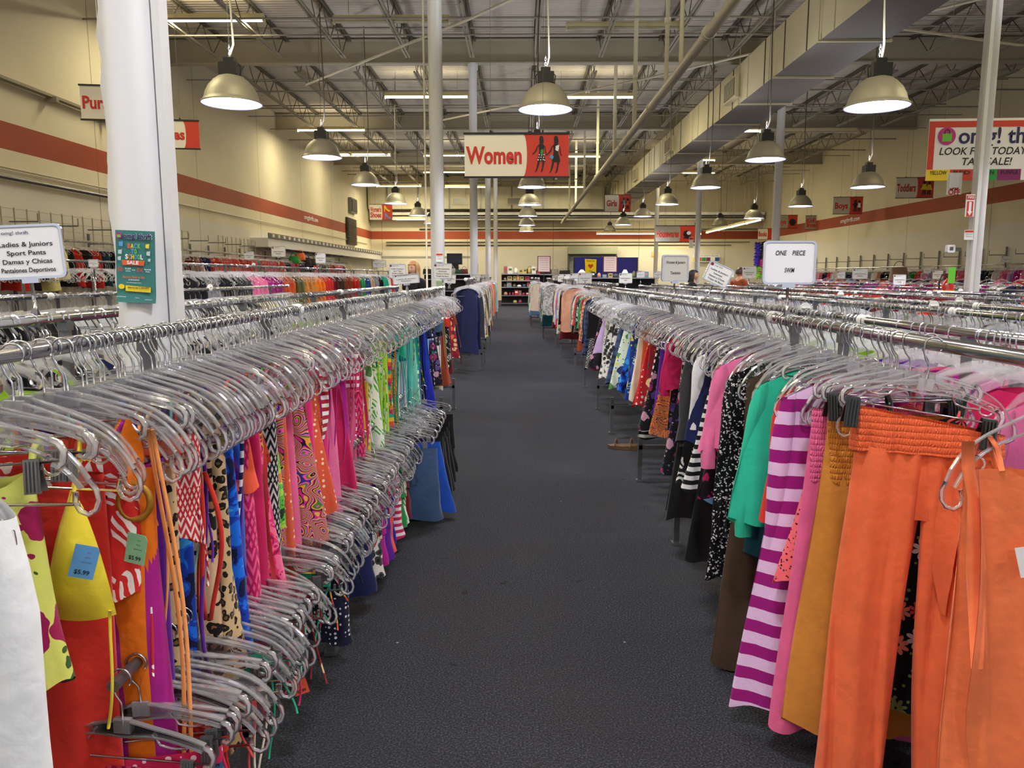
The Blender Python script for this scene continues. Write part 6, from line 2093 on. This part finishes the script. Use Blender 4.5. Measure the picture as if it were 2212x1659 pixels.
def person(loc, rz, height, hair, top, label, hair_style='bob', turn=0.0, sleeve=.5):
    """a standing adult; one continuous skinned body with a shaped head, hair and clothes as children"""
    k = height / 1.65
    J = {'pel': (0, 0, .92), 'wai': (0, .005, 1.06), 'che': (0, .0, 1.25), 'neb': (0, .01, 1.37), 'nec': (0, .0, 1.43), 'hed': (0, -.01, 1.5)}
    R = {'pel': .145, 'wai': .125, 'che': .135, 'neb': .085, 'nec': .052, 'hed': .06}
    E = [('pel', 'wai'), ('wai', 'che'), ('che', 'neb'), ('neb', 'nec'), ('nec', 'hed')]
    for s, n in ((-1, 'r'), (1, 'l')):
        J.update({'sh' + n: (s * .165, .01, 1.34), 'el' + n: (s * .215, .03, 1.07), 'wr' + n: (s * .19, -.12, .92), 'pa' + n: (s * .18, -.19, .89), 'hi' + n: (s * .085, 0, .86), 'kn' + n: (s * .095, -.01, .48), 'an' + n: (s * .1, .02, .09), 'to' + n: (s * .115, -.13, .035)})
        R.update({'sh' + n: .06, 'el' + n: .042, 'wr' + n: .027, 'pa' + n: .03, 'hi' + n: .095, 'kn' + n: .058, 'an' + n: .038, 'to' + n: .03})
        E += [('neb', 'sh' + n), ('sh' + n, 'el' + n), ('el' + n, 'wr' + n), ('wr' + n, 'pa' + n), ('pel', 'hi' + n), ('hi' + n, 'kn' + n), ('kn' + n, 'an' + n), ('an' + n, 'to' + n)]
        for q in range(4):
            f = 'f%d' % q + n
            J[f] = (s * (.158 + .016 * q), -.245 - .008 * (q in (1, 2)), .862 - .006 * q)
            J[f + 'b'] = (s * (.162 + .014 * q), -.275, .835)
            R[f], R[f + 'b'] = .0095, .0085
            E += [('pa' + n, f), (f, f + 'b')]
        J['th' + n] = (s * .145, -.205, .875)
        R['th' + n] = .011
        E.append(('pa' + n, 'th' + n))

    def skin(names, edges, radii, name):
        me = bpy.data.meshes.new(name)
        idx = {q: i for i, q in enumerate(names)}
        me.from_pydata([J[q] for q in names], [(idx[a], idx[b]) for a, b in edges], [])
        o = bpy.data.objects.new(name, me)
        COL.objects.link(o)
        o.modifiers.new('skin', 'SKIN').use_smooth_shade = True
        for i, q in enumerate(names):
            me.skin_vertices[0].data[i].radius = (radii[q], radii[q] * (.72 if q in ('pel', 'wai', 'che', 'neb') else 1))
            me.skin_vertices[0].data[i].use_root = q == 'pel'
        o.modifiers.new('sub', 'SUBSURF').levels = 1
        o.modifiers['sub'].render_levels = 1
        dg = bpy.context.evaluated_depsgraph_get()
        out = bpy.data.meshes.new_from_object(o.evaluated_get(dg))
        bpy.data.objects.remove(o)
        return out

    names = list(J)
    me = skin(names, E, R, 'person')
    # head joined into the same mesh
    mb = MB()
    V = [v.co[:] for v in me.vertices]
    mb.add(V, [p.vertices[:] for p in me.polygons])
    nu, nv = 28, 20
    P = np.zeros((nu, nv, 3))
    for i in range(nu):
        a = 2 * PI * i / nu
        for j in range(nv):
            b = PI * j / (nv - 1)
            x, y, z = math.sin(b) * math.cos(a), math.sin(b) * math.sin(a), math.cos(b)
            jaw = 1 - .26 * max(0, -z) ** 1.2
            px, py, pz = .073 * x * jaw, .094 * y * (1 - .14 * max(0, -z)), .112 * z
            if y < 0:
                py -= .017 * math.exp(-((px / .013) ** 2) - ((pz + .012) / .026) ** 2)       # nose
                py -= .007 * math.exp(-((px / .022) ** 2) - ((pz + .05) / .009) ** 2)        # lips
                py -= .009 * math.exp(-((px / .03) ** 2) - ((pz + .092) / .018) ** 2)        # chin
                for s in (-1, 1): py += .010 * math.exp(-(((px - s * .03) / .016) ** 2) - ((pz - .012) / .011) ** 2)   # eye sockets
            P[i, j] = (px, py - .015, 1.545 + pz)
    mb.grid(P, cu=True)
    for s in (-1, 1):
        mb.add(np.array([(s * .03 + .011 * math.cos(a), -.0945, 1.557 + .0055 * math.sin(a)) for a in np.linspace(0, 2 * PI, 11)[:-1]]), [tuple(range(10))[::-1]], 1, False)
        mb.tube([(s * .016, -.1, 1.572), (s * .03, -.101, 1.577), (s * .046, -.09, 1.573)], .0032, 5, 2)
        mb.tube([(s * .072, -.005 + .014 * math.cos(a), 1.545 + .026 * math.sin(a)) for a in np.linspace(0, 2 * PI, 11)[:-1]], .007, 5, 0, closed=True)
    mb.tube([(-.022, -.098, 1.494), (0, -.104, 1.493), (.022, -.098, 1.494)], .0035, 5, 3)
    o = mb.build('person', [SKIN, plain('eye_dark', (40, 34, 30), .3), plain('brow', tuple(int(c * .6) for c in hair), .7), plain('lip', (178, 96, 88), .5)])
    o.location, o.rotation_euler, o.scale = loc, (0, 0, rz), (k, k, k)
    tag(o, label, 'person')
    hm = plain('hair_%d' % hair[0], hair, .5, var=.2, vs_=60)
    mb = MB()
    P = np.zeros((30, 16, 3))
    for i in range(30):
        a = 2 * PI * i / 30
        front = math.sin(a) < -.35
        for j in range(16):
            s = j / 15
            ln = 1.0 if not front else .42
            if hair_style == 'bob':
                b = s * PI * (.62 if not front else .33)
                r = 1.17 + .05 * math.sin(9 * a)
                x, y, z = .079 * r * math.sin(min(b, PI * .5)) * math.cos(a), .1 * r * math.sin(min(b, PI * .5)) * math.sin(a), .122 * math.cos(b) if b < PI * .5 else -.122 * (b - PI * .5) * 2.2 - .0
                if not front and s > .8: z -= .05 * (s - .8) * 5
            else:
                b = s * PI * (.58 if not front else .32)
                r = 1.12 + .03 * math.sin(7 * a)
                x, y, z = .079 * r * math.sin(b) * math.cos(a), .1 * r * math.sin(b) * math.sin(a), .121 * math.cos(b)
            P[i, j] = (x, y - .008, 1.55 + z)
    mb.grid(P, cu=True)
    if hair_style == 'bun':
        mb.lathe([(0, -.05), (.03, -.042), (.05, -.01), (.045, .025), (.02, .045), (0, .048)], 14, 0, (0, .03, 1.7))
    mb.build('hair', hm, o)
    keep = ['pel', 'wai', 'che', 'neb', 'shr', 'shl', 'elr', 'ell']
    J2 = dict(J)
    for n in 'rl': J['el' + n] = tuple(J['sh' + n][i] + (J2['el' + n][i] - J2['sh' + n][i]) * sleeve for i in range(3))
    R2_ = {q: R[q] + .017 for q in keep}
    R2_['neb'] = .085
    tm = skin(keep, [('pel', 'wai'), ('wai', 'che'), ('che', 'neb'), ('neb', 'shr'), ('neb', 'shl'), ('shr', 'elr'), ('shl', 'ell')], R2_, 'top')
    tm.materials.clear()
    tm.materials.append(FAB[top])
    q = bpy.data.objects.new('top', tm)
    COL.objects.link(q)
    q.parent = o
    J.update(J2)
    keep = ['pel', 'hir', 'hil', 'knr', 'knl', 'anr', 'anl']
    tm = skin(keep, [('pel', 'hir'), ('pel', 'hil'), ('hir', 'knr'), ('hil', 'knl'), ('knr', 'anr'), ('knl', 'anl')], {q: R[q] + .014 for q in keep}, 'trousers')
    tm.materials.clear()
    tm.materials.append(FAB['denim'])
    q = bpy.data.objects.new('trousers', tm)
    COL.objects.link(q)
    q.parent = o
    return o


p = atY(894, 590, 12.2)
person((p.x, 12.2, 0), -.55, 1.665, (202, 152, 96), 'black', 'blonde woman in a black top standing behind the left racks', 'bob', sleeve=.55)
p = atY(430, 580, 12.6)
person((p.x, 12.6, 0), 2.6, 1.62, (88, 46, 26), 'burgundy', 'shopper with brown hair in a bun, seen beside the near column', 'bun')
p = atY(1598, 590, 17)
person((p.x, 17.0, 0), 2.2, 1.62, (74, 46, 28), 'rust', 'shopper with short brown hair beside the girls tops card', 'short')
p = atY(1497, 600, 15.6)
person((p.x, 15.6, 0), 1.2, 1.56, (34, 24, 22), 'black', 'dark haired shopper behind the tilted card holder', 'bob')

# ------------------------------------------------------------------ shelves at the end of the aisle
SHELF = plain('shelf_black', (34, 34, 40), .45, .2)
r5 = random.Random(17)
boxcols = [(225, 222, 210), (60, 64, 72), (190, 60, 90), (214, 150, 120), (240, 236, 230), (110, 104, 50), (70, 120, 180), (40, 36, 40), (196, 170, 90), (160, 110, 100), (120, 150, 170), (190, 50, 60)]
BM = [plain('goods_%d' % k, c, .5) for k, c in enumerate(boxcols)]
cn = ['cream', 'dark grey', 'crimson', 'peach', 'white', 'olive', 'blue', 'black', 'straw', 'dusty pink', 'pale blue', 'red']


def gondola(x0, x1, y, zs, label, back=True, d=.5):
    t = thing('shelf_unit', label, 'shelf', ((x0 + x1) / 2, y, 0))
    w = x1 - x0
    for z in zs:
        b = MB().box((0, 0, z), (w, d, .03)).box((0, -d / 2 - .006, z), (w, .012, .045), 1)
        b.build('shelf', [SHELF, CHROME], t)
    mb = MB()
    for s in (-1, 0, 1): mb.box((s * (w / 2 - .02), d / 2 - .03, zs[-1] / 2 + .02), (.04, .04, zs[-1] + .04))
    mb.build('upright', SHELF, t)
    if back: MB().box((0, d / 2, zs[-1] / 2), (w, .02, zs[-1])).build('back_panel', SHELF, t)
    MB().box((0, 0, .05), (w, d * .9, .1)).build('base', SHELF, t)
    return t


def goods_box(x, y, z, w, d, h, k, label, grp, kind='box'):
    if kind == 'box':
        o = MB().box((0, 0, h / 2), (w, d, h)).box((0, -d / 2 - .002, h * .6), (w * .7, .004, h * .3), 1).build('goods_box', [BM[k], BM[(k + 5) % 12]], None, (x, y, z))
        cat = 'box'
    else:
        o = MB().lathe([(0, 0), (w * .45, 0), (w * .5, h * .3), (w * .42, h * .75), (w * .2, h * .92), (w * .2, h), (0, h)], 12).build('jar', BM[k], None, (x, y, z))
        cat = 'jar'
    return tag(o, label, cat, grp)


x0, x1 = atY(1083, 600, 38).x, atY(1166, 600, 38).x
zs = [.12, .5, .9, 1.22, 1.54]
gondola(x0, x1, 38.0, zs, 'black shelf unit of boxed goods closing the end of the aisle')
cnt = {}
shn = ['bottom', 'second', 'middle', 'fourth', 'top']
for i, z in enumerate(zs):
    x = x0 + .12
    n = 0
    while x < x1 - .1:
        w = r5.uniform(.1, .24)
        h = r5.uniform(.14, .26) if i < 4 else r5.uniform(.2, .38)
        k = r5.choice((2, 9, 11, 3)) if i == 1 else r5.randrange(12)
        n += 1
        kd = 'box' if r5.random() < .75 else 'jar'
        if not (i == 0 and n in (1, 2, 5)):
            goods_box(x + w / 2, 37.94, z + .016, w, .22, h if kd == 'box' else h * .8, k, '%s %s, %s from the end on the %s shelf at the aisle end' % (cn[k], kd, ORD(n), shn[i]), 'goods on the aisle end shelves', kd)
        x += w + r5.uniform(.015, .06)


def bag(x, y, z, s, col, label, grp, kn='handbag'):
    m_ = plain('bag_%s' % len(bpy.data.materials), col, .5)
    mb = g_body(s * .42, s * .5, s * .62, z0=0, drop=0, neck=0, d0=s * .12, d1=s * .2, amp=s * .03, nu=24, nv=8, seed=int(x * 100) % 99)
    mb.box((0, 0, -s * .6), (s * .9, s * .34, s * .04))
    o = mb.build(kn, m_, None, (x, y, z + s * .62))
    MB().tube([(s * .28 * math.cos(a), 0, s * .34 * math.sin(a) - .01) for a in np.linspace(0, PI, 10)], s * .025, 5).build('handle', m_, o)
    return tag(o, label, 'bag', grp)


# a low unit of bags left of the aisle, with an old television on top
xa, xb = atY(915, 590, 34).x, atY(1022, 590, 34).x
gondola(xa, xb, 34.0, [.3, .8, 1.3, 1.52], 'dark shelf unit piled with bags behind the tall round column')
x = xa + .15
n = 0
while x < xb - .15:
    s = r5.uniform(.3, .42)
    n += 1
    c = r5.choice([(26, 26, 30), (200, 196, 186), (60, 44, 36), (24, 70, 50), (110, 30, 40), (30, 30, 34)])
    bag(x, 33.95 + r5.uniform(-.1, .1), 1.536, s, c, '%s bag in the pile behind the tall round column' % ORD(n), 'bags piled on the dark shelf unit')
    x += s * .8
a, b = atY(964, 547, 34.2), atY(997, 571, 34.2)
t = thing('television', 'dark boxy television standing high beside the tall round column', 'television', ((a.x + b.x) / 2, 34.6, b.z))
w, h = b.x - a.x, a.z - b.z
MB().box((0, 0, h / 2), (w, .36, h)).box((0, .25, h * .5), (w * .7, .2, h * .7)).build('casing', plain('tv_blue_black', (30, 34, 54), .35), t)
MB().plate(rrect(w * .84, h * .76, .03), .01, -.19).build('screen', plain('tv_screen', (20, 26, 44), .12), t, (0, 0, h * .52))
MB().box((0, 0, (1.536 - b.z) / 2), (w * .5, .3, b.z - 1.536)).build('stand', SHELF, t)
# goods over the shelf left and right of the end unit
xa, xb = atY(1136, 590, 39.5).x, atY(1240, 590, 39.5).x
gondola(xa, xb, 39.5, [.3, .9, 1.52], 'dark shelf unit with stacked shoes and bags right of the aisle end')
x = xa + .2
n = 0
while x < xb - .2:
    s = r5.uniform(.3, .44)
    n += 1
    c = r5.choice([(228, 222, 212), (30, 28, 30), (52, 40, 34), (180, 172, 160), (40, 40, 46)])
    bag(x, 39.45, 1.536, s, c, '%s bag on the shelf unit right of the aisle end' % ORD(n), 'bags on the unit right of the aisle end', 'bag')
    x += s * .85
# housewares table with table lamps
xa, xb = atY(1242, 590, 33).x, atY(1420, 590, 33).x
gondola(xa, xb, 33.4, [.4, .9, 1.36], 'long dark housewares shelf in front of the blue board')
LSH = plain('lamp_shade_cream', (236, 230, 214), .6)
for k, u in enumerate((1257, 1350)):
    p = atY(u, 594, 33.4)
    t = thing('table_lamp', ('table lamp with a wide white shade left of the yellow poster', 'table lamp with a small white shade in front of the blue board')[k], 'lamp', (p.x, 33.4, 1.376))
    MB().lathe([(0, 0), (.07, 0), (.07, .015), (.03, .04), (.045, .12), (.02, .2), (.012, .24), (0, .24)], 16).build('base', BM[4], t)
    MB().lathe([(.2 - .05 * k, .17), (.06, .34), (.06, .345), (.2 - .05 * k, .175)], 20).build('lamp_shade', LSH, t)
x = xa + .5
n = 0
while x < xb - .1:
    w = r5.uniform(.12, .26)
    n += 1
    if abs(x - atY(1257, 594, 33.4).x) > .35 and abs(x - atY(1350, 594, 33.4).x) > .3:
        k = r5.randrange(12)
        goods_box(x, 33.4, 1.376, w, .2, r5.uniform(.12, .3), k, '%s %s, %s from the aisle on the housewares shelf' % (cn[k], 'box' if n % 3 else 'jar', ORD(n)), 'goods on the housewares shelf', 'box' if n % 3 else 'jar')
    x += w + r5.uniform(.03, .12)
# shoes and bags along the left wall
for k, (u, v, c, nm) in enumerate(((636, 563, (40, 150, 60), 'green'), (648, 556, (232, 110, 50), 'orange'), (661, 566, (30, 28, 30), 'black'), (672, 568, (46, 34, 32), 'dark brown'), (752, 580, (190, 170, 140), 'tan'))):
    p = atX(u, v, -8.3)
    bag(-8.3, p.y, p.z - .1, .42, c, '%s bag hanging on the white slatted panel of the left wall' % nm, 'bags on the slatted wall panel')
a = atX(1779, 592, 12.2)
bag(12.6, 26.0, 1.35, .62, (160, 130, 110), 'large tan backpack hanging by the right wall rail', None, 'backpack')
# feather boas on the second right column
for k, (u, c, v0, v1, nm) in enumerate(((1637, (58, 30, 150), 524, 574, 'purple'), (1644, (206, 60, 130), 560, 590, 'pink'), (1640, (140, 200, 60), 575, 600, 'lime green'), (1649, (24, 22, 30), 522, 560, 'black'))):
    a, b = atY(u, v0, 19.8), atY(u, v1, 19.8)
    mb = MB()
    k2 = random.Random(k)
    pts = [(0.02 * math.sin(4 * s), 0, a.z - (a.z - b.z) * s) for s in np.linspace(0, 1, 40)]
    mb.tube(pts, [.055 + k2.uniform(-.02, .02) for _ in pts], 7)
    for q in range(160):
        s = k2.random()
        z = a.z - (a.z - b.z) * s
        an = k2.uniform(0, 6.28)
        d = np.array((math.cos(an), math.sin(an), k2.uniform(-.8, .3)))
        c0 = np.array((0, 0, z))
        mb.add([c0 + d * .02 + (0, 0, .012), c0 + d * .1, c0 + d * .02 - (0, 0, .012)], [(0, 1, 2)], 0, False)
    tag(mb.build('feather_boa', plain('boa_%s' % nm.replace(' ', '_'), c, .8), None, (a.x, 19.8, 0)), '%s feather boa hanging beside the second right column' % nm, 'feather boa', 'feather boas by the column')
# fire extinguisher by the right column
p = atY(2051, 625, 11.0)
t = thing('fire_extinguisher', 'red fire extinguisher with a yellow label and black hose by the right column', 'fire extinguisher', (p.x, 11.05, .95))
EXR = plain('extinguisher_red', (190, 36, 26), .35)
MB().lathe([(0, 0), (.075, 0), (.08, .02), (.08, .36), (.06, .42), (.028, .45), (.028, .47), (0, .47)], 20).build('cylinder', EXR, t)
MB().lathe([(.0815, .2), (.0815, .3)], 20).build('label_band', YELLOW, t)
MB().box((0, 0, .49), (.04, .03, .05)).bar((.0, 0, .52), (.1, 0, .55), .02, .012).build('valve_handle', BLACK, t)
MB().tube([(-.02, 0, .5), (-.09, 0, .52), (-.125, 0, .42), (-.12, 0, .2), (-.11, 0, .05)], .011, 8).build('hose', BLACK, t)
MB().box((.02, .13, .25), (.05, .1, .06)).build('wall_bracket', STEEL, t)
p = atY(2054, 602, 10.95)
t = tag(MB().plate([(-.05, .1), (.05, .1), (.05, -.12), (-.05, -.12)], .003).build('paper_tag', LIME, None, (p.x + .01, 10.95, 1.47)), 'lime green paper tag hung on the fire extinguisher', 'tag')
# a sandal lying under the right rack
p = atZ(1346, 970, 0)
t = thing('sandal', 'brown sandal lying on the carpet under the right rack', 'shoe', (p.x, p.y, 0), (0, 0, 1.2))
SOLE = plain('sandal_brown', (92, 66, 40), .7)
sol = [(-.05, -.13), (.045, -.12), (.05, 0), (.04, .1), (0, .135), (-.045, .1), (-.042, 0)]
MB().add([(x, y, 0.002) for x, y in sol] + [(x, y, .03 + .02 * (y < -.05)) for x, y in sol], [tuple(range(7))[::-1], tuple(range(7, 14))] + [(i, (i + 1) % 7, (i + 1) % 7 + 7, i + 7) for i in range(7)], 0, False).build('sole', SOLE, t)
for y_, h_ in ((.06, .045), (-.07, .06)):
    MB().tube([(-.047, y_, .03), (-.03, y_, .03 + h_ * .8), (.0, y_, .03 + h_), (.03, y_, .03 + h_ * .8), (.047, y_, .03)], .02, 6, flat=.25).build('strap', SOLE, t)

fit_texts()
